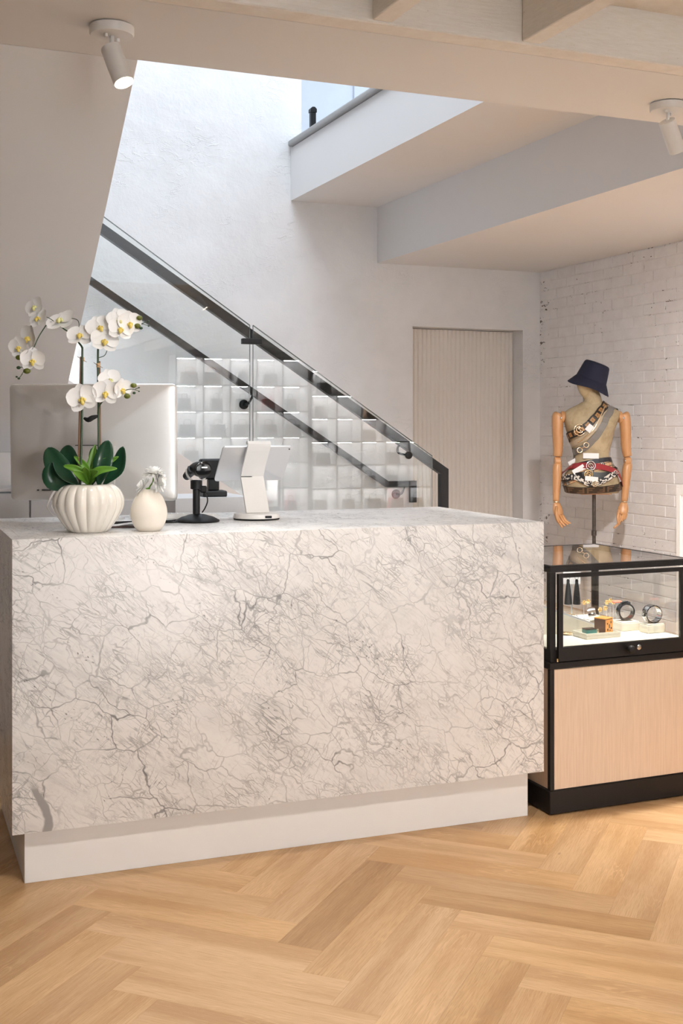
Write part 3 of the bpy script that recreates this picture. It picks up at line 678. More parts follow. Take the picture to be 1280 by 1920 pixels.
tube('side_stem', [Q(185,778,.006), Q(190,764,-.012), Q(205,748,-.016), Q(224,742,-.012), Q(238,735,-.008), Q(250,733,-.006), Q(262,736,-.006)], [.0024,.0022,.002,.0017,.0013,.001,.0008], M['stem'], po, 8, 4)
for pts in ([Q(140,632),Q(150,618),Q(148,604),Q(134,600)], [Q(107,609),Q(98,602),Q(90,598)], [Q(112,612),Q(104,618),Q(92,610)], [Q(186,674,.006),Q(198,670),Q(203,660)], [Q(52,695,-.012),Q(46,692,-.012),Q(40,693,-.012)], [Q(47,704,-.012),Q(41,712,-.012)], [Q(266,611),Q(274,608),Q(281,606)], [Q(256,733,-.006),Q(263,730,-.006)]):
    tube('pedicel', pts, .0012, M['stem'], po, 6, 4)
for u, v in ((156,677),(186,688)):
    tube('raffia_tie', [Q(u,v-4,.004), Q(u,v+4,.004)], .0062, M['raffia'], po, 10); tube('tie_end', [Q(u-8,v-5,-.002), Q(u,v,-.006), Q(u+9,v+5,-.002)], .0008, M['bamboo'], po, 5, 3)
tube('stem_clip', [Q(160,787,.0), Q(168,790,-.004), Q(176,786,-.002), Q(185,783,.004)], [.004,.008,.008,.004], M['plastic'], po, 8, 3)
for u, v, r in ((40,674,5.5),(55,699,6.2),(39.5,693,3.6),(36,710,2),(40,713,2.4),(264,600,5.2),(260,615,5.5),(267,619,3),(281,606,2),(281,615,1.8),(253,726,5.2),(241,746,5.5),(254,740,2.8),(263,730,1.5),(263,737,1.5)):
    ball('bud', Q(u,v,-.012 if u < 100 else -.006), r*D0, M['bud'] if r > 4 else M['stem'], po, (1.15,1,.9))
# flowers: a lip and column with five petals each
def petal_data(L, W, cup, name):
    V = []; F = []; n = 7
    for i in range(n+1):
        t = i/n; wd = W*math.sin(PI*(t*.86+.08))**.75 if i < n else W*.18
        for k in (-1,-.5,0,.5,1): V.append((k*wd, L*t, cup*L*(t*t)*.55+abs(k)**2*cup*wd*.7-.05*L*math.sin(PI*t)))
    for i in range(n):
        for k in range(4): q = i*5+k; F.append((q, q+1, q+6, q+5))
    me = bpy.data.meshes.new(name); me.from_pydata(V, [], F); me.update(); me.materials.append(M['petal'])
    me.polygons.foreach_set('use_smooth', [True]*len(me.polygons)); return me
wide = petal_data(.030,.0185,.20,'petal'); sep = petal_data(.029,.0125,.18,'petal')
def lip_data():
    bm = bmesh.new(); bball(bm, (0,0,.005), .0032, (1,1,1.4), None, 8)
    for a in (-.9,.9): bball(bm, (.006*math.sin(a),-.003,.005), .0036, (.6,1,1.3), None, 8)
    btube(bm, [(0,-.002,.004),(0,-.006,.008),(0,-.010,.008),(0,-.0125,.005)], [.003,.0042,.0034,.001], 8, 2)
    bmesh.ops.recalc_face_normals(bm, faces=bm.faces[:]); me = bpy.data.meshes.new('flower'); bm.to_mesh(me); bm.free(); me.materials.append(M['lip']); me.polygons.foreach_set('use_smooth', [True]*len(me.polygons)); return me
lipm = lip_data(); lipg = lipm.copy(); lipg.materials.clear(); lipg.materials.append(M['lipgreen'])
def flower(u, v, y, face, roll, sc, green=False):
    f = bpy.data.objects.new('flower', lipg if green else lipm); link(f, po)
    f.location = Q(u, v, y); fd = Vector(face).normalized()
    q = fd.to_track_quat('Z', 'Y'); f.rotation_euler = (q.to_matrix() @ Matrix.Rotation(roll, 3, 'Z')).to_euler(); f.scale = (sc,)*3
    for a, me, z in ((90,sep,-.002),(90+128,sep,-.002),(90-128,sep,-.002),(90+66,wide,.001),(90-66,wide,.001)):
        p = bpy.data.objects.new('petal', me); link(p, f); p.location = (0,0,z+.001)
        p.rotation_euler = (Matrix.Rotation(math.radians(a-90), 3, 'Z') @ Matrix.Rotation(R.uniform(-.12,.12), 3, 'X') @ Matrix.Rotation(R.uniform(-.15,.15), 3, 'Y')).to_euler()
for args in ((70,580,-.010,(-.75,-.6,.25),.5,.85,True), (78,602,-.016,(-.65,-.5,.6),.2,.9), (118,607,-.012,(-.35,-.35,.85),.4,1.18,True), (61,637,-.018,(-.85,-.5,-.2),-.5,1.0), (42,655,-.020,(-.45,-.85,-.1),.2,.86), (68,679,-.022,(.05,-.95,-.25),0,.98),
    (155,634,-.016,(-.1,-.6,.75),.1,1.05), (190,619,-.010,(.3,-.7,.55),.4,1.05), (200,645,-.022,(.55,-.6,.55),-.2,1.1), (226,604,-.012,(.45,-.75,.3),.3,.95,True), (231,622,-.022,(.35,-.8,.4),-.2,1.0), (246,610,-.012,(.55,-.8,0),.1,.95),
    (161,751,-.030,(-.15,-1,.08),.25,1.18), (204,740,-.028,(.15,-1,.1),-.1,1.05), (208,716,-.006,(.5,-.75,.35),.3,.9,True), (232,733,-.014,(.95,-.45,-.1),.1,.85)):
    a = list(args); a[5] *= 1.4; f_ = a[3]; a[3] = (f_[0]*.75, f_[1]-.25, f_[2]*.8); flower(*a)

# ---- egg vase with white blossoms
EV = Vector((.868,3.672,CT)); ve = thing('egg_vase', 'small matte cream egg-shaped bud vase at counter edge', 'vase', EV)
pf = [(.030,0),(.036,.002),(.048,.018),(.0565,.044),(.0575,.062),(.053,.084),(.043,.106),(.030,.122),(.018,.130),(.013,.1315),(.010,.129)]
lathe('body', [(c.x, c.y) for c in crom([(a, b_, 0) for a, b_ in pf], 4)], M['egg'], ve, 40)
lathe('neck_shade_disc', [(.0001,.1285),(.0105,.1285),(.0105,.1292),(.0001,.1294)], M['soil'], ve, 16)  # dark disc on the closed top stands in for shade inside the neck
sp_ = thing('blossom_sprig', 'three white many-petalled blossoms on a short green stem in egg vase', 'flowers', EV+Vector((0,0,.100)), -TH)
def E_(u, v, y=0): return Vector(((u-280)/600., y, (938-v)/600.-.0))
tube('stem', [(0,0,0), E_(281,917), E_(288,906,-.008), E_(290,893,-.012)], .0022, M['agave'], sp_, 8, 4); tube('side_stem', [E_(288,906,-.008), E_(296,906,-.014)], .0016, M['agave'], sp_, 6)
tube('side_stem', [E_(282,917), E_(275,919,-.006)], .003, M['agave'], sp_, 6)
for u, v, y, d, sc in ((290,890,-.012,(-.05,.1,1),1.0), (298,904,-.014,(.9,-.2,.08),1.0), (271,914,-.010,(-.85,-.1,.45),.85)):
    bm = bmesh.new(); mt = aim(d); c = E_(u, v, y)
    for k in range(56):
        ly = k/56; a = k*2.39996; el = -.25+1.35*ly; L = (.042-.017*ly)*sc*R.uniform(.85,1.12)
        dv = Vector((math.cos(a)*math.cos(el), math.sin(a)*math.cos(el), math.sin(el))); s = Vector((-math.sin(a), math.cos(a), 0)); nn = dv.cross(s)
        P = [c+mt @ (dv*L*t_+s*w_*.0068*sc+nn*h_*.002-Vector((0,0,1))*0) for t_, w_, h_ in ((.1,-.4,0),(.1,.4,0),(.6,-1,.6),(.6,1,.6),(.6,0,-.4),(.93,-.6,.8),(.93,.6,.8),(1,0,.5))]
        vs = [bm.verts.new(p) for p in P]
        for f in ((0,1,4),(0,4,2),(1,3,4),(2,4,5),(4,3,6),(4,6,7),(4,7,5)): bm.faces.new([vs[i] for i in f])
    bball(bm, c+mt @ Vector((0,0,.006)), .006*sc)
    bmo('blossom', bm, M['mum'], sp_, True)

# ---- barcode scanner on stand
sc_ = thing('scanner_stand', 'black round-base scanner stand with pale cradle on the counter', 'stand', (1.105,3.955,CT), -TH)
lathe('base', [(.074,0),(.0765,.003),(.074,.007),(.055,.017),(.030,.024),(.016,.027),(.0001,.0275)], M['plastic'], sc_, 40)
tube('post', [(-.004,0,.026),(-.004,0,.125)], .0125, M['plastic'], sc_, 16)
lathe('clamp', [(.015,.112),(.0205,.114),(.0205,.142),(.015,.144)], M['plastic'], sc_, 20, (-.004,0,0)); box('clamp_ear', (.010,-.012,.100), (.032,.012,.124), M['plastic'], sc_, .004)
bm = bmesh.new(); torus_verts(bm, (-.002,0,.176), .037, .0035, Matrix.Rotation(PI/2, 3, 'X'), 24, 8, PI*.95, PI*2.0); o = bmo('cradle', bm, M['white'], sc_, True)
tube('cord', [(.012,0,.105),(.030,.0,.092),(.034,.004,.070),(.024,.01,.045),(.014,.016,.031)], .0022, M['plastic'], sc_, 8, 5)
bs = thing('barcode_scanner', 'black handheld barcode scanner resting in the pale cradle', 'scanner', (1.104,3.955,CT+.183), -TH+.28)
bm = bmesh.new(); mt = Matrix.Rotation(.12, 3, 'Y')
btube(bm, [(-.026,.075,-.030),(-.012,.03,-.006),(-.004,-.012,.0),(.006,-.040,-.001),(.012,-.052,-.003)], [.014,.018,.0235,.0275,.026], 20, 4, True); bmo('housing', bm, M['plastic'], bs, 'auto')
lathe('window_ring', [(.0265,0),(.0285,.004),(.0285,.014),(.024,.016),(.0001,.0145)], M['gloss_black'], bs, 24, (.010,-.046,-.002), M=aim((.18,-1,-.04)))
box('label_plate', (.004,-.0675,.004), (.024,-.0655,.009), M['alu'], bs); 
tube('trigger', [(-.030,-.01,.006),(-.034,-.025,-.004),(-.028,-.038,-.014)], .005, M['plastic'], bs, 8, 3)

# ---- tablet stand and tablet
ts = thing('tablet_stand', 'white folded-strip tablet stand with round base', 'tablet stand', (1.329,3.985,CT), -.02)
lathe('base_foot', [(.080,0),(.082,.0035),(.080,.0045)], M['plastic'], ts, 48)
lathe('base', [(.078,.0045),(.0835,.006),(.0835,.008),(.0795,.020),(.076,.022),(.074,.0225),(.0001,.0228)], M['white'], ts, 48)
HWt = .042
def strip(name, prof2, th_, m, par):
    """bent strip: profile in yz, width along x"""
    P = [Vector((0,a,b_)) for a, b_ in prof2]; bm = bmesh.new(); prev = None
    for i, p in enumerate(P):
        t_ = (P[min(i+1,len(P)-1)]-P[max(i-1,0)]).normalized(); nn = Vector((0,-t_.z,t_.y))*th_/2
        ring = [bm.verts.new(q) for q in (p+nn+Vector((-HWt,0,0)), p+nn+Vector((HWt,0,0)), p-nn+Vector((HWt,0,0)), p-nn+Vector((-HWt,0,0)))]
        if prev:
            for j in range(4): bm.faces.new((prev[j], prev[(j+1)%4], ring[(j+1)%4], ring[j]))
        else: bm.faces.new(ring)
        prev = ring
    bm.faces.new(prev[::-1]); return bmo(name, bm, m, par, 'auto')
lowp = [(-.014,.022),(.024,.09),(.056,.148)]
upp = [(.056,.150),(.034,.186),(-.016,.243),(-.030,.260),(-.032,.267),(-.027,.273),(-.018,.273),(-.012,.268)]
strip('neck', lowp, .010, M['white'], ts); strip('arm', upp, .009, M['white'], ts); box('fold_seam', (-HWt,.0485,.1478), (-.002,.0505,.1500), M['plastic'], ts)
box('usb_port', (.006,-.0835,.009), (.03,-.0805,.017), M['gloss_black'], ts, .001)
tb = thing('tablet', 'silver tablet held on the white stand with its back to customers', 'tablet', (1.334,4.016,CT+.196), -.02)
tm = Matrix.Translation((0,.022,0)) @ Matrix.Rotation(math.radians(43), 4, 'X')
bm = bmesh.new(); rg2 = []
for y, f in ((-.0035,.985),(-.002,1),(.0025,1),(.0035,.99)): rg2.append([bm.verts.new(tm @ Vector((px*f, y, pz*f))) for px, pz in rrect(.129,.086,.011)])
for a, b_ in zip(rg2, rg2[1:]):
    for k in range(len(a)): bm.faces.new((a[k], a[(k+1)%len(a)], b_[(k+1)%len(a)], b_[k]))
bm.faces.new(rg2[0]); bm.faces.new(rg2[-1][::-1]); bmo('body', bm, M['alu_lt'], tb, 'auto')
bm = bmesh.new(); bbox(bm, (-.125,.0038,-.082), (.125,.0045,.082), 0, 1, tm); bmo('display', bm, M['gloss_black'], tb)
ball('camera_lens', tm @ Vector((.118,-.0036,.075)), .0032, M['gloss_black'], tb, (1,.3,1))
bm = bmesh.new(); bbox(bm, (-.052,.004,-.090), (-.032,.016,-.06), .002, 1, tm); bmo('case_clip', bm, M['plastic'], tb)

# ---- keyboard, papers, cable behind the vases
kb = thing('keyboard', 'slim white keyboard lying behind the egg vase', 'keyboard', (1.075,4.150,CT), -TH-.03)
prismo('body', [(-.065,.001),(.065,.001),(.065,.008),(-.065,.020)], 'x', -.15, .15, M['white'], kb)
for o in kb.children: o.rotation_euler = (0,0,0)
km = bpy.data.meshes.new('key'); bm = bmesh.new(); bbox(bm, (-.0085,-.008,0), (.0085,.008,.003), .001); bm.to_mesh(km); bm.free(); km.materials.append(M['paper'])
for r_ in range(5):
    for c_ in range(14):
        y = .046-r_*.023; o = bpy.data.objects.new('key', km); link(o, kb); o.location = (-.136+c_*.0209, y, .0145-y*.0923); o.rotation_euler = (-.0921,0,0)
pa = thing('leaflet', 'folded white leaflet with dark cover lying beside fluted pot', 'paper', (.815,3.835,CT), -.3)
box('cover', (-.05,-.035,.0005), (.05,.035,.006), M['brown'], pa, .001); bm = bmesh.new(); bbox(bm, (-.048,-.033,0), (.05,.034,.002), 0, 1, Matrix.Translation((0,0,.008)) @ Matrix.Rotation(-.12, 4, 'Y')); bmo('sheet', bm, M['paper'], pa)
cbz = thing('cable', 'black cable running along counter top to scanner stand', 'cable', (.95,3.93,CT))
tube('cord', [(-.14,.04,.003),(-.06,.02,.003),(.0,.035,.003),(.06,.01,.003),(.083,.012,.003)], .003, M['plastic'], cbz, 8, 5); tube('cord', [(-.14,.07,.003),(-.05,.075,.003),(.06,.065,.003),(.1,.085,.003)], .003, M['plastic'], cbz, 8, 5)

# ================================================================ DISPLAY CASE
CX0, CX1, CY0, CY1 = 2.242, 2.852, 3.51, 4.12
cw, cdp = CX1-CX0, CY1-CY0
dc = thing('display_case', 'black framed glass display case on pale wood base beside marble counter', 'display case', (CX0,CY0,0))
K = M['case_black']; T = .022
box('plinth', (-.004,-.006,.004), (cw+.004,cdp,.084), K, dc, .002); 
for x, y in ((.03,.03),(cw-.03,.03),(.03,cdp-.03),(cw-.03,cdp-.03)): lathe('foot', [(.014,0),(.014,.004)], K, dc, 12, (x,y,0))
box('base_body', (.006,.006,.085), (cw-.006,cdp-.006,.506), M['ash'], dc)
for x0, x1 in ((0,.016),(cw-.016,cw)):
    box('corner_post', (x0,0,.085), (x1,.016,.506), K, dc); box('corner_post', (x0,cdp-.016,.085), (x1,cdp,.506), K, dc)
box('wood_panel', (.018,.001,.087), (cw-.018,.0055,.504), M['ash'], dc)
box('base_top', (-.006,-.006,.507), (cw+.004,cdp+.002,.530), K, dc, .002)
box('case_floor', (.004,.004,.5305), (cw-.004,cdp-.004,.572), K, dc)
box('floor_pad', (.012,.03,.5722), (cw-.012,cdp-.012,.577), M['linen'], dc)
for x0, x1 in ((0,T),(cw-T,cw)):
    for y0, y1 in ((0,T),(cdp-T,cdp)): box('post', (x0,y0,.5725), (x1,y1,.8425), K, dc)
    box('top_rail', (x0,T,.843), (x1,cdp-T,.8595), K, dc)
for y0, y1 in ((0,T),(cdp-T,cdp)): box('top_rail', (0,y0,.843), (cw,y1,.8595), K, dc)
box('top_glass', (.001,.001,.8600), (cw-.001,cdp-.001,.8650), M['case_glass'], dc)
for lo, hi in (((0,0,.8600),(cw,.018,.8658)),((0,cdp-.014,.8600),(cw,cdp,.8658)),((0,.018,.86),(.014,cdp-.014,.8658)),((cw-.014,.018,.86),(cw,cdp-.014,.8658))): box('top_frame', lo, hi, K, dc)
for nm, lo, hi in (('back_glass',(T,cdp-.014,.578),(cw-T,cdp-.009,.842)), ('side_glass',(.008,T,.578),(.013,cdp-T,.842)), ('side_glass',(cw-.013,T,.578),(cw-.008,cdp-T,.842))): box(nm, lo, hi, M['case_glass'], dc)
dr = box('door', (.028,-.012,.558), (.046,.006,.838), K, dc)
bm = bmesh.new()
for lo, hi in (((.026,-.014,.534),(.044,-.001,.838)), ((.547,-.014,.534),(cw-.004,-.001,.838)), ((.044,-.014,.534),(.547,-.001,.582)), ((.044,-.014,.824),(.547,-.001,.838))): bbox(bm, lo, hi)
bpy.data.objects.remove(dr); dr = bmo('door', bm, K, dc)
box('door_pane', (.044,-.010,.582), (.547,-.005,.824), M['case_glass'], dr)
lathe('knob', [(.006,0),(.006,.012),(.013,.016),(.0155,.023),(.012,.031),(.0001,.034)], K, dr, 20, (.313,-.014,.560), M=Matrix.Rotation(PI/2, 3, 'X'))
lk = lathe('lock', [(.0095,0),(.0095,.004),(.0055,.005),(.005,.0035),(.0001,.0035)], M['chrome'], dr, 20, (.360,-.014,.562), M=Matrix.Rotation(PI/2, 3, 'X'))
lathe('handle_hinge', [(.004,.534),(.004,.545)], M['gold'], dr, 8, (.023,-.010,0))
dc2 = dup(dc, (3.25,2.15,0), 0, 'black framed glass display case reflected in the stair glass')

# ---- jewellery inside the case
FZ = .5772
def at(u, v, z=FZ):            # shop-floor position of a spot seen on the case floor
    d = fw*2215+rt*(u-640)+Vector((0,0,800-v)); k = (z-1.35)/d.z; return Vector((d.x*k, d.y*k, z))
def block(label, c, w_, d_, h_):
    t = thing('display_block', label, 'display block', c); box('body', (-w_/2,-d_/2,0), (w_/2,d_/2,h_-.004), M['linen'], t, .004, 2); box('pad', (-w_/2+.003,-d_/2+.003,h_-.004), (w_/2-.003,d_/2-.003,h_), M['linen'], t, .0015); return t
def cuff(label, c, r, wd, mat, ax, ribs=0, tk=.0045):
    t = thing('cuff_bracelet', label, 'bracelet', c); bm = bmesh.new(); mt = aim(ax); n = 48
    prof = [(r,-wd/2),(r+tk*.66,-wd/2),(r+tk,0),(r+tk*.66,wd/2),(r,wd/2)]
    rings = []
    for k in range(n):
        a = 2*PI*k/n; f = (1+.03*(1 if (k*ribs//n) % 2 else 0)) if ribs else 1
        rings.append([bm.verts.new(mt @ Vector((q*(f if q > r else 1)*math.cos(a), q*(f if q > r else 1)*math.sin(a), z))) for q, z in prof])
    for k in range(n):
        a, b_ = rings[k], rings[(k+1)%n]
        for j in range(5): bm.faces.new((a[j], a[(j+1)%5], b_[(j+1)%5], b_[j]))
    bmo('band', bm, mat, t, 'auto'); return t
p1 = Vector((2.786,3.66,FZ)); block('flat cream block under the ribbed silver cuff', p1, .080, .055, .034)
cuff('ribbed polished silver cuff bracelet on cream block', p1+Vector((0,0,.034+.0345)), .030, .034, M['chrome'], (-.13,-.97,.0), 28)
p2 = at(1172,1180); block('flat cream block under the gunmetal cuff', p2, .085, .075, .034)
t = cuff('dark gunmetal cuff bracelet with studded crest on cream block', p2+Vector((.0,0,.034+.0345)), .027, .028, M['gun'], (-.22,-.95,.0), 0, .0085)
bm = bmesh.new()
for a in (-.5,-.25,0,.25,.5): bball(bm, Vector((.036*math.sin(a),0,.036*math.cos(a))), .0055)
bmo('stud_crest', bm, M['gun'], t, True)
p3 = at(1118,1193); tr = thing('jewel_tray', 'shallow cream tray holding small boxes in the case', 'tray', p3)
box('base', (-.075,-.045,0), (.075,.045,.012), M['linen'], tr, .002)
for lo, hi in (((-.075,-.045,.0122),(.075,-.040,.020)), ((-.075,.040,.0122),(.075,.045,.020)), ((-.075,-.0398,.0122),(-.070,.0398,.020)), ((.070,-.0398,.0122),(.075,.0398,.020))): box('rim', lo, hi, M['linen'], tr)
t = thing('printed_box', 'brown cube box with orange printed face in the tray', 'box', p3+Vector((.030,0,.0125)), -1.22)
box('body', (-.024,-.024,0), (.024,.024,.052), M['brown'], t, .001); box('lid', (-.0245,-.0245,.0522), (.0245,.0245,.056), M['orange'], t, .001)
pf2 = box('printed_face', (.0245,-.022,.002), (.0262,.022,.050), M['orange'], t)
for x, z, w_, h_ in ((-.012,.036,.006,.006),(.010,.040,.005,.008),(0,.026,.006,.014),(.012,.018,.007,.006),(-.010,.014,.006,.008),(.004,.010,.004,.004)):
    box('print_mark', (.0262,x-w_/2,z-h_/2), (.0266,x+w_/2,z+h_/2), M['black'], t)
t = thing('stone_box', 'low teal stone box with pale gold clasp in the tray', 'box', p3+Vector((-.034,-.012,.0125)), -.1)
box('body', (-.028,-.016,0), (.016,.016,.018), M['teal'], t, .002); box('lid', (-.028,-.016,.0182), (.016,.016,.022), M['gun'], t, .001); box('clasp', (.0165,-.014,.001), (.028,.014,.020), M['rose'], t, .002)
# sloped ring ramp
p4 = Vector((2.50,3.85,FZ)); rp = thing('ring_ramp', 'sloping cream ramp with rows of small jewellery in the case', 'display ramp', p4, -TH+.25)
prismo('ramp', [(-.125,0),(.125,0),(.125,.016),(-.125,.105)], 'y', -.10, .11, M['linen'], rp)
rampz = lambda x: .016+(.125-x)*.356
for i in range(6):
    y = -.085+i*.034; bm = bmesh.new(); prism(bm, [(-.12,rampz(-.12)+.001),(.12,rampz(.12)+.001),(.12,rampz(.12)+.007),(-.12,rampz(-.12)+.007)], 'y', y-.009, y+.009); bmo('slat', bm, M['acryl'], rp)
for i in range(8):
    x = -.10+.027*i; y = R.uniform(-.08,.08); q = p4+Matrix.Rotation(-TH+.25, 3, 'Z') @ Vector((x, y, rampz(x)+.012))
    bm = bmesh.new(); torus_verts(bm, (0,0,0), .010, .0014, Matrix.Rotation(.34, 3, 'Y'), 16, 6); mt_ = ('dark metal', 'silver', 'gold')[i%3]; tt = thing('ring', 'thin %s ring lying on the sloping cream ramp' % mt_, 'ring', q, -TH+.25, '%s rings on the ramp' % mt_); bmo('band', bm, M[('gun','chrome','gold')[i%3]], tt, True)
# tassel earrings on a card, card stand
te_ = thing('earring_card', 'clear card stand holding two black tassel earrings', 'card stand', (2.640,3.975,FZ-.0), -TH)
e0 = te_.location
box('foot', (-.03,-.015,0), (.03,.02,.004), M['acryl'], te_); tube('rod', [(0,.008,.004),(0,.008,.19)], .003, M['acryl'], te_, 8); box('card', (-.034,.004,.148), (.034,.006,.196), M['paper'], te_); 
for s in (-1,1):
    t = thing('tassel_earring', 'long black tassel earring hanging from white card', 'earring', e0+rt*(.017*s+.0)+Vector((0,0,.188))-fw*.005, -TH, 'tassel earrings on the card')
    bm = bmesh.new(); torus_verts(bm, (0,-.004,-.012), .007, .0010, Matrix.Rotation(PI/2, 3, 'X'), 16, 6); bmo('hoop', bm, M['chrome'], t, True)
    lathe('cap', [(.003,-.019),(.006,-.021),(.0065,-.030),(.006,-.031)], M['gloss_black'], t, 12, (0,-.004,0))
    lathe('tassel', [(.0055,-.031),(.0085,-.045),(.013,-.085),(.0155,-.116),(.0145,-.118)], M['black'], t, 22, (0,-.004,0), fn=lambda a, z: 1+.07*math.sin(11*a))
# gold bead stud stands
for bx0, by0, h_ in ((2.702,3.985,.047), (2.722,3.985,.050), (2.684,3.85,.039), (2.708,3.85,.043), (2.786,3.95,.048), (2.803,3.95,.054), (2.818,3.95,.047)):
    t = thing('bead_pin', 'gold flower bead on a clear pin stand in the case', 'earring', (bx0,by0,FZ), 0, 'gold beads on pin stands')
    lathe('pin_foot', [(.007,0),(.007,.002)], M['acryl'], t, 12); tube('pin', [(0,0,.002),(0,0,h_+.018)], .0011, M['acryl'], t, 6)
    bm = bmesh.new(); bball(bm, (0,0,h_+.024), .006)
    for k in range(6): bball(bm, (.0068*math.cos(k*PI/3),-.002,h_+.024+.0068*math.sin(k*PI/3)), .0035, n=8)
    bmo('bead', bm, M['gold'], t, True)
t = thing('coral_stand', 'small coral-red topped ring holder behind the gunmetal cuff', 'holder', (2.752,3.835,FZ))
tube('stem', [(0,0,0),(0,0,.088)], .004, M['acryl'], t, 8); box('top', (-.018,-.010,.088), (.018,.010,.096), M['coral'], t, .003)
cuff('rounded silver cuff bracelet lying behind the printed box', Vector((2.692,3.912,FZ+.0330)), .026, .03, M['chrome'], (.8,-.5,.2))
q = at(1063,1190); t = thing('gold_bangle', 'small pale gold dish near left end of the case floor', 'dish', q+Vector((.0,0,0))); lathe('dish', [(.012,0),(.018,.002),(.021,.008),(.019,.008),(.016,.004),(.0001,.003)], M['rose'], t, 20)

# ================================================================ MANNEQUIN
MO = Vector((4.59,6.65,0)); MZ = -TH; U = 280.4
mq = thing('mannequin', 'linen-covered dress form with articulated wooden arms on metal pole', 'mannequin', MO, MZ)
def zv(v): return .908+(924-v)/U
def xu(u): return (u-1117)/U
TORSO = [  # (photo row, left, right, depth half)
 (924,1066,1162,.118),(915,1063,1165,.128),(900,1061,1163,.135),(888,1063,1159,.132),(875,1075,1153,.112),(865,1081,1148,.100),(852,1081,1144,.096),(838,1077,1147,.102),(822,1071,1151,.112),(806,1065,1155,.118),(793,1062,1160,.116),(782,1060,1164,.106),(773,1061,1166,.092),(766,1071,1157,.078),(760,1085,1143,.066),(754,1094,1135,.056)]
TZ = [zv(a[0]) for a in TORSO]
def tors(z):
    z = max(TZ[0], min(TZ[-1], z))
    for i in range(len(TZ)-1):
        if TZ[i] <= z <= TZ[i+1]:
            f = (z-TZ[i])/(TZ[i+1]-TZ[i]); a, b_ = TORSO[i], TORSO[i+1]; l = a[1]+(b_[1]-a[1])*f; r = a[2]+(b_[2]-a[2])*f
            return xu((l+r)/2), (r-l)/2/U, a[3]+(b_[3]-a[3])*f
def tpt(ang, z, off=0):
    """point on the torso surface; ang 0 = right in view, -90 deg = towards the shop front"""
    cx, a, b_ = tors(z); c, s = math.cos(ang), math.sin(ang); e = .86
    return Vector((cx+(a+off)*math.copysign(abs(c)**e, c), (b_+off)*math.copysign(abs(s)**e, s), z))
bm = bmesh.new(); rings = []; NZ = 46
for i in range(NZ+1):
    z = TZ[0]+(TZ[-1]-TZ[0])*i/NZ; rings.append([bm.verts.new(tpt(2*PI*k/40, z)) for k in range(40)])
for a, b_ in zip(rings, rings[1:]):
    for k in range(40): bm.faces.new((a[k], a[(k+1)%40], b_[(k+1)%40], b_[k]))
bm.faces.new(rings[0][::-1]); bm.faces.new(rings[-1]); bmo('torso', bm, M['canvas'], mq, 'auto')
# neck and head, turned to the viewer's left
bm = bmesh.new()
btube(bm, [(xu(1114.5),0,zv(756)),(xu(1113),-.004,zv(746)),(xu(1109),-.008,zv(736)),(xu(1108),-.005,zv(726))], [.066,.058,.054,.055], 20, 4); bmo('neck', bm, M['canvas'], mq, 'auto')
bm = bmesh.new(); hc = Vector((xu(1108),-.005,zv(712))); N1, N2 = 28, 20
fd = Vector((-.80,-.60,0)).normalized(); sd = Vector((-fd.y, fd.x, 0)); rings = []
for j in range(1, N2):
    ph = PI*j/N2; zz = -math.cos(ph); rr = math.sin(ph); ring = []
    for k in range(N1):
        a = 2*PI*k/N1; ca, sa = math.cos(a), math.sin(a)
        fx = .098*rr*ca+.012*zz*0; sx_ = .074*rr*sa
        jaw = max(0, -zz)
        fx = fx*(1-.10*jaw)+ (.020*jaw if ca > 0 else -.0); sx_ *= (1-.30*jaw**1.5)
        nose = .020*math.exp(-((a if a < PI else a-2*PI)/.20)**2)*math.exp(-((zz+.18)/.16)**2); brow = .006*math.exp(-((zz-.12)/.12)**2)*max(0, ca)**4; eye = -.006*math.exp(-((zz+.03)/.09)**2)*(math.exp(-((abs(a if a < PI else a-2*PI)-.38)/.16)**2))
        lipz = .006*math.exp(-((zz+.48)/.07)**2)*math.exp(-((a if a < PI else a-2*PI)/.28)**2)
        fx += nose+brow+eye+lipz
        up_ = max(0, zz); ring.append(bm.verts.new(hc+(fd*fx+sd*sx_)*(1-.22*up_)+Vector((.030*up_,0,(.118 if zz < 0 else .078)*zz-.012*jaw*max(0, ca)))))
    rings.append(ring)
for a, b_ in zip(rings, rings[1:]):
    for k in range(N1): bm.faces.new((a[k], a[(k+1)%N1], b_[(k+1)%N1], b_[k]))
bm.faces.new(rings[0][::-1]); bm.faces.new(rings[-1]); bmo('head', bm, M['canvas'], mq, True)
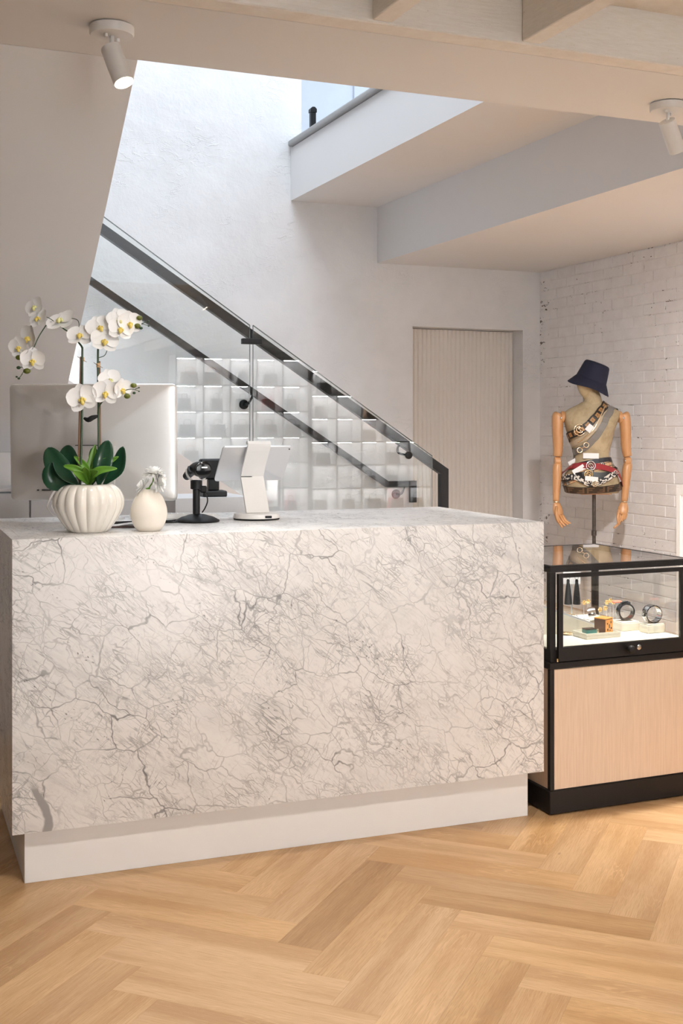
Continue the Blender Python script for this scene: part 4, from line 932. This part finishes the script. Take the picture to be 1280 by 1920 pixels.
# arms
def Pz(zx, zy, y=0): return Vector((xu(1000+zx*.21875), y, zv(640+zy*.21875)))   # from the close study of the form
ZU = .21875/U
def arm(sh, el, wr_, hx, side):
    lathe('shoulder_cap', [(.030,-.016),(.040,-.010),(.040,.010),(.030,.016)], M['armwood'], mq, 24, sh+Vector((-side*.020,0,.004)), M=aim((1,0,.15*side)))
    bm = bmesh.new(); d = el-sh
    btube(bm, [sh+Vector((side*.012,0,.036)), sh+Vector((side*.014,0,.028)), sh+Vector((side*.012,0,.0)), sh+d*.35+Vector((side*.008,0,0)), sh+d*.7, el+Vector((0,0,.030))], [.010,.030,.038,.036,.032,.029], 20, 4); bmo('upper_arm', bm, M['armwood'], mq, True)
    ball('shoulder_screw', sh+Vector((-side*.004,-.038,-.002)), .008, M['chrome'], mq, (1,.5,1))
    lathe('elbow_joint', [(.022,-.022),(.029,-.016),(.029,.016),(.022,.022)], M['armwood'], mq, 24, el, M=aim((1,0,0))); ball('elbow_screw', el+Vector((-side*.020,-.022,.002)), .006, M['chrome'], mq)
    bm = bmesh.new(); d = wr_-el
    btube(bm, [el+Vector((0,0,-.012)), el+Vector((0,0,-.030)), el+d*.3, el+d*.65, wr_], [.022,.030,.031,.026,.0205], 20, 4); bmo('forearm', bm, M['armwood'], mq, True)
    lathe('wrist_ring', [(.0205,-.004),(.0215,0),(.0205,.004)], M['rose'], mq, 20, wr_+Vector((0,0,-.002)))
    bm = bmesh.new(); pd_ = (hx[0]-wr_)
    side_v = Vector((0,-1,0))
    btube(bm, [wr_+Vector((0,0,-.004)), wr_+pd_*.25, wr_+pd_*.6, wr_+pd_*.95, hx[0]+pd_*.03], [.019,.027,.034,.031,.016], 16, 3, True, (.50, hx[2]))
    for pts, r_ in hx[1]: btube(bm, pts, [r_, r_*.98, r_*.9, r_*.62], 8, 3)
    bmo('hand', bm, M['armwood'], mq, True)
sL, eL, wL = Pz(238,655), Pz(222,1025), Pz(205,1372,-.02)
hl = Pz(225,1490,-.035)
fL = [([hl+Vector((x,-.004,.004)), hl+Vector((x*1.2+.012,-.020-.004*i,-.030)), hl+Vector((x*1.2+.030,-.034,-.056+.004*i)), hl+Vector((x*1.2+.044,-.036,-.078+.010*i))], .0088) for i, x in enumerate((-.022,-.008,.008,.022))]
fL.append(([Pz(205,1415,-.045), Pz(195,1460,-.072), Pz(200,1510,-.082), Pz(215,1545,-.080)], .0095))
arm(sL, eL, wL, (hl, fL, (1,.2,0)), -1)
sR, eR, wR = Pz(782,655), Pz(822,1025), Pz(788,1372,-.02)
hr_ = Pz(765,1480,-.035)
fR = [([hr_+Vector((x,-.004,.004)), hr_+Vector((x-.012,-.016,-.024)), hr_+Vector((x-.022,-.026,-.046+.006*i)), hr_+Vector((x-.030,-.034,-.064+.010*i))], .0088) for i, x in enumerate((-.008,.006,.018,.028))]
fR.append(([Pz(735,1440,-.05), Pz(718,1500,-.066), Pz(722,1540,-.072), Pz(732,1565,-.070)], .0095))
fR[0] = ([hr_+Vector((-.016,-.006,.0)), Pz(740,1535,-.05), Pz(715,1568,-.062), Pz(684,1594,-.066)], .0095)
arm(sR, eR, wR, (hr_, fR, (1,-.2,0)), 1)
tube('pole', [(0,0,.02),(0,0,.912)], .0125, M['pole'], mq, 16); lathe('pole_collar', [(.0135,.62),(.017,.622),(.017,.655),(.0135,.657)], M['pole'], mq, 16)
lathe('stand_base', [(.16,0),(.16,.010),(.15,.016),(.03,.022),(.02,.04)], M['pole'], mq, 40); box('bottom_board', (-.1,-.08,.900), (.1,.08,.9075), M['armwood'], mq)

# ---- bucket hat
hb = MO+Matrix.Rotation(MZ, 3, 'Z') @ Vector((xu(1111),-.004,zv(714)))
ht = thing('bucket_hat', 'navy cloth bucket hat tilted on the mannequin head', 'hat', hb, MZ)
hm = Matrix.Rotation(math.radians(20), 3, 'Y') @ Matrix.Rotation(math.radians(6), 3, 'X')
crown = [(.0001,.128),(.030,.129),(.066,.125),(.078,.119),(.084,.106),(.092,.060),(.099,.014),(.100,.008)]
brim = [(.099,.010),(.106,.000),(.122,-.026),(.138,-.052),(.139,-.054),(.136,-.054),(.118,-.024),(.100,.002),(.097,.004)]
wob = lambda a, z: (1+.02*math.sin(2*a+.5))*(1.04 if True else 1)
bm = bmesh.new(); blathe(bm, [(c.x, c.y) for c in crom([(a, b_, 0) for a, b_ in crown], 3)], 40, (0,0,0), wob, hm); cro = bmo('crown', bm, M['hat'], ht, 'auto')
bm = bmesh.new(); rings = []
for r_, z in brim:
    rings.append([bm.verts.new(hm @ Vector((r_*wob(2*PI*k/44, z)*math.cos(2*PI*k/44), r_*math.sin(2*PI*k/44), z+.006*math.sin(3*2*PI*k/44)*max(0, -z/.05)))) for k in range(44)])
for i in range(len(rings)):
    a, b_ = rings[i], rings[(i+1)%len(rings)]
    for k in range(44): bm.faces.new((a[k], a[(k+1)%44], b_[(k+1)%44], b_[k]))
bmo('brim', bm, M['hat'], ht, 'auto')
for k in range(5): tube('frayed_thread', [hm @ Vector((.136,-.02+.008*k,-.048)), hm @ Vector((.144,-.022+.009*k,-.060-.004*(k%2)))], .0011, M['hat'], ht, 5)

# ---- belts worn on the form (paths follow the torso surface: angle in degrees, height as photo row)
def belt(label, path, width, mat, off=.004, closed=False, thick=.003, steps=7, cat='belt'):
    t = thing('belt', label, cat, MO, MZ)
    P = crom([(math.radians(a), zv(v), o_ if len(q) else 0) for q in [()] for a, v, *oo in path for o_ in [(oo[0] if oo else off)]], steps)
    pts = [tpt(p.x, p.y, p.z if p.z else off) for p in P]
    V = []; L = 0; run = []
    for i, p in enumerate(pts):
        tg = (pts[min(i+1,len(pts)-1)]-pts[max(i-1,0)]).normalized()
        an, zc = P[i].x, max(TZ[0]+.004, min(TZ[-1]-.004, P[i].y)); nn = (tpt(an+.05, zc)-tpt(an-.05, zc)).cross(tpt(an, zc+.003)-tpt(an, zc-.003)).normalized()
        nn = (nn-tg*nn.dot(tg)).normalized(); bn = nn.cross(tg).normalized()
        if i: L += (p-pts[i-1]).length
        for s, h in ((-1,0),(1,0),(1,1),(-1,1)): V.append(p+bn*s*width/2+nn*h*thick); run.append((L, 0. if s < 0 else 1., 0.))
    F = []; n = len(pts)
    for i in range(n-1):
        for k in range(4): F.append((i*4+k, i*4+(k+1)%4, i*4+4+(k+1)%4, i*4+4+k))
    F.append((0,1,2,3)); F.append((n*4-1,n*4-2,n*4-3,n*4-4))
    me = bpy.data.meshes.new('strap'); me.from_pydata([tuple(v) for v in V], [], F); me.update()
    at_ = me.attributes.new('run', 'FLOAT_VECTOR', 'POINT')
    for i, r_ in enumerate(run): at_.data[i].vector = r_
    bm = bmesh.new(); bm.from_mesh(me); bmesh.ops.recalc_face_normals(bm, faces=bm.faces[:]); bm.to_mesh(me); bm.free()
    mo('strap', me, mat, t); return t
def surf(u, v, off=.008):
    """point on the front of the torso for a photo column/row"""
    z = zv(v); cx, a, b_ = tors(z); x = xu(u); q = max(-1, min(1, (x-cx)/a)); return Vector((x, -b_*(max(0, 1-abs(q)**(2/.86)))**(.43)-off, z))
def path_uv(*pts):
    out = []
    for u, v, *oo in pts:
        z = zv(v); cx, a, b_ = tors(z); q = max(-1, min(1, (xu(u)-cx)/a)); c = math.copysign(abs(q)**(1/.86), q); out.append((-math.degrees(math.acos(c)), v, *oo))
    return out
def cardm(c, w_, h_, rot, par, name='price_tag'):
    bm = bmesh.new(); bbox(bm, (-w_/2,-.0006,-h_/2), (w_/2,.0006,h_/2), 0, 1, Matrix.Translation(c) @ Matrix.Rotation(rot, 4, 'Y')); o = bmo(name, bm, M['paper'], par); return o
def ringbuckle(c, r, par, mat, tilt_=0., letters=True, tr_=.0024):
    fr = Matrix.Rotation(PI/2, 3, 'X'); bm = bmesh.new(); torus_verts(bm, c, r, tr_, fr, 28, 8); b_ = bmo('buckle', bm, mat, par, True); b_['label'] = 'round metal ring buckle with two interlocked curved letters'
    for s in (1,-1):
        bm = bmesh.new(); rot = Matrix.Rotation(tilt_+(0 if s > 0 else PI), 3, 'Y'); k = r*.50
        g_ = [Vector((k*math.cos(a), 0, k*math.sin(a))) for a in [math.radians(x) for x in (40,80,120,160,200,240,280,320)]]
        g_ += [Vector((k*.95,0,-.1*k)), Vector((k*.25,0,-.1*k))]
        btube(bm, [Vector(c)+Vector((0,-.002*s,0))+rot @ (p+Vector((-.28*k,0,.0))) for p in g_], r*.13, 6); bmo('buckle_letter', bm, mat, b_, True)
    return b_
def ringpair(c1, c2, par, mat, r):
    fr = Matrix.Rotation(PI/2, 3, 'X'); bm = bmesh.new()
    for c in (c1, c2): torus_verts(bm, c, r, .0034, fr, 24, 8)
    btube(bm, [Vector(c1).lerp(Vector(c2), .36), Vector(c1).lerp(Vector(c2), .64)], .004, 8); b_ = bmo('buckle', bm, mat, par, True); b_['label'] = 'twin ring metal buckle'
# sashes from the shoulder across the chest
t = belt('brown and black monogram belt slung from shoulder across the chest', [(80,782,.006),(48,766,.007),(8,758,.008)]+path_uv((1135,757,.008),(1127,767,.006),(1114,782),(1098,798),(1080,811),(1066,819))+[(-195,824),(-225,815)], .050, M['b_monogram'], .006)
ringbuckle(surf(1083.5,806,.014), .036, t, M['rose'], .5)
t = belt('pale gold chain-trimmed tan belt between monogram and grey belts', [(78,788,.004),(46,772,.005),(10,762,.006)]+path_uv((1138,761,.006),(1126,780),(1112,802),(1095,820),(1078,831),(1071,834))+[(-195,838),(-225,830)], .040, M['b_tan'], .004)
bm = bmesh.new(); cp = [surf(*q, .010) for q in ((1132,763),(1127,772),(1122,781),(1118,788),(1113,798),(1107,807),(1099,815),(1090,823),(1082,829))]
btube(bm, cp, .005, 8, 3)
for c in crom(cp, 2)[::2]: bball(bm, c, .0075, (1,.7,.8), n=8)
bmo('chain', bm, M['rose'], t, True); cardm(surf(1101,803,.013), .040, .05, .7, t)
t = belt('plain grey leather belt with twin-ring buckle slung across chest', [(74,796,.005),(42,780,.006),(10,766,.007)]+path_uv((1144,765,.007),(1136,779),(1127,797),(1114,818),(1098,836),(1084,845),(1077,849))+[(-195,855),(-225,845)], .044, M['b_grey'], .005)
ringpair(surf(1085,843.5,.028), surf(1095.5,834,.022), t, M['rose'], .0165)
cardm(surf(1105,854,.012), .104, .036, .02, t)
# belts around waist and hips
t = belt('black leather belt high around the waist of mannequin', [(30,863)]+path_uv((1150,862),(1140,861),(1125,862),(1108,865),(1092,869),(1079,873))+[(-200,878)], .030, M['b_navy'], .006)
t = belt('camel plaid belt around the waist', [(30,873)]+path_uv((1152,871),(1143,869),(1128,872),(1112,877),(1096,884),(1080,893),(1066,901))+[(-192,905)], .046, M['b_plaid'], .005)
t = belt('black belt with gold letter buckle low under the red belt', [(30,880)]+path_uv((1154,884),(1140,887),(1122,890),(1104,889),(1088,889),(1072,894),(1062,900))+[(-192,902)], .040, M['b_black'], .0125)
ringbuckle(surf(1098,888,.0225), .026, t, M['gold'], .0)
t = belt('black and white letter-patterned belt drooping across the hips', [(30,878,.010)]+path_uv((1155,880,.013),(1143,888,.0155),(1128,897),(1113,904),(1104,906),(1092,901),(1080,894),(1070,893),(1062,897))+[(-192,899)], .034, M['b_check'], .0165)
ringbuckle(surf(1109,905,.0255), .018, t, M['rose'], .3)
cardm(surf(1103,896,.026), .085, .030, .10, t)
t = belt('red leather belt with round silver buckle around the hips', [(40,912,.012)]+path_uv((1164,908,.0125),(1160,898,.018),(1152,886,.0215),(1140,880,.021),(1124,875,.0205),(1104,872,.020),(1090,872,.020),(1076,875,.016),(1066,882,.0125))+[(-192,890,.0115)], .040, M['b_red'], .016)
ringbuckle(surf(1103,872,.030), .029, t, M['chrome'], .6, tr_=.0034)
cardm(surf(1078,866,.012), .07, .035, -.5, t); cardm(surf(1082,880,.026), .085, .04, -.55, t)
t = belt('brown belt printed with square hooked letters around bottom of form', [(25,914)]+path_uv((1163,911),(1154,913),(1140,914.5),(1120,916.5),(1095,918),(1075,918),(1064,917))+[(-195,915)], .046, M['b_spiral'], .006)

# ================================================================ RIGHT EDGE: white framed cabinet by the brick wall
wc = thing('white_cabinet', 'low white framed cabinet standing against the brick wall', 'cabinet', (4.6,5.81,0))
box('carcass', (.02,-.58,0), (.36,0,.985), M['white'], wc, .002); box('cabinet_top', (0,-.58,.986), (.36,.0,1.0), M['white'], wc)
for lo, hi in (((0,-.035,.0),(.019,0,.985)), ((0,-.58,0),(.019,-.545,.985)), ((0,-.544,.94),(.019,-.036,.985)), ((0,-.544,0),(.019,-.036,.06))): box('door_frame', lo, hi, M['white'], wc)
box('door_panel', (.010,-.544,.061), (.019,-.036,.939), M['paper'], wc)

# ================================================================ LIT SHELVES (seen mirrored in the stair glass)
SY, RZ = -2.5, -PI/2
def shelf_unit(x0, RP):
    t = thing('shelf_unit', 'tall grey lit shelf unit of bag bays mirrored in the stair glass', 'shelf', (x0,SY,0), RZ, 'lit shelf units')
    L = M['lacquer']; H_ = .10+6*RP
    box('back', (.335,0,.06), (.36,2.0,H_+.04), L, t); box('base', (0,0,0), (.335,2.0,.10), L, t); box('top', (0,0,H_), (.335,2.0,H_+.04), L, t)
    for j in range(6): y = j*.395; box('divider', (0,y,.10), (.335,y+.025,H_), L, t)
    for k in range(1,6):
        for j in range(5): box('shelf_board', (0,.026+j*.395,.10+k*RP-.02), (.335,.394+j*.395,.10+k*RP), L, t)
    for k in range(1,7):
        z = .10+k*RP-(.021 if k < 6 else .001)
        for j in range(5): box('led_strip', (.20,.09+j*.395,z-.006), (.25,.33+j*.395,z-.001), M['led'], t)
    return t
PIT = (.37, .345); shelf_unit(4.18, PIT[0]); shelf_unit(6.21, PIT[1])
cols = [('black', (.02,.02,.022)), ('grey', (.20,.20,.21)), ('white', (.75,.74,.72)), ('tan', (.35,.20,.10)), ('red', (.35,.03,.03)), ('dark green', (.03,.10,.09))]
bgm = {c: plain('bag_'+c.replace(' ','_')+'_leather', v, .4) for c, v in cols}
def bag(c, x, z, sx):
    t = thing('handbag', '%s handbag in a lit shelf bay mirrored in the stair glass' % c, 'handbag', (x,SY-.15,z), RZ, '%s handbags on the shelves' % c)
    prismo('body', [(-.12*sx,0),(.12*sx,0),(.10*sx,.17),(-.10*sx,.17)], 'x', -.06, .06, bgm[c], t)
    tube('handle', [(0,-.055*sx,.168),(0,-.045*sx,.235),(0,.045*sx,.235),(0,.055*sx,.168)], .006, bgm[c], t, 6, 4); box('flap', (-.064,-.10*sx,.06), (-.0605,.10*sx,.17), bgm[c], t)
for i in range(2):
    for k in range(6):
        for j in range(5):
            if R.random() < .74:
                c = R.choices(cols, (5,5,3,3,1.5,1))[0][0]; bag(c, 4.18+2.03*i+.21+j*.395+R.uniform(-.05,.05), .1005+k*PIT[i], R.uniform(.65,1.1))
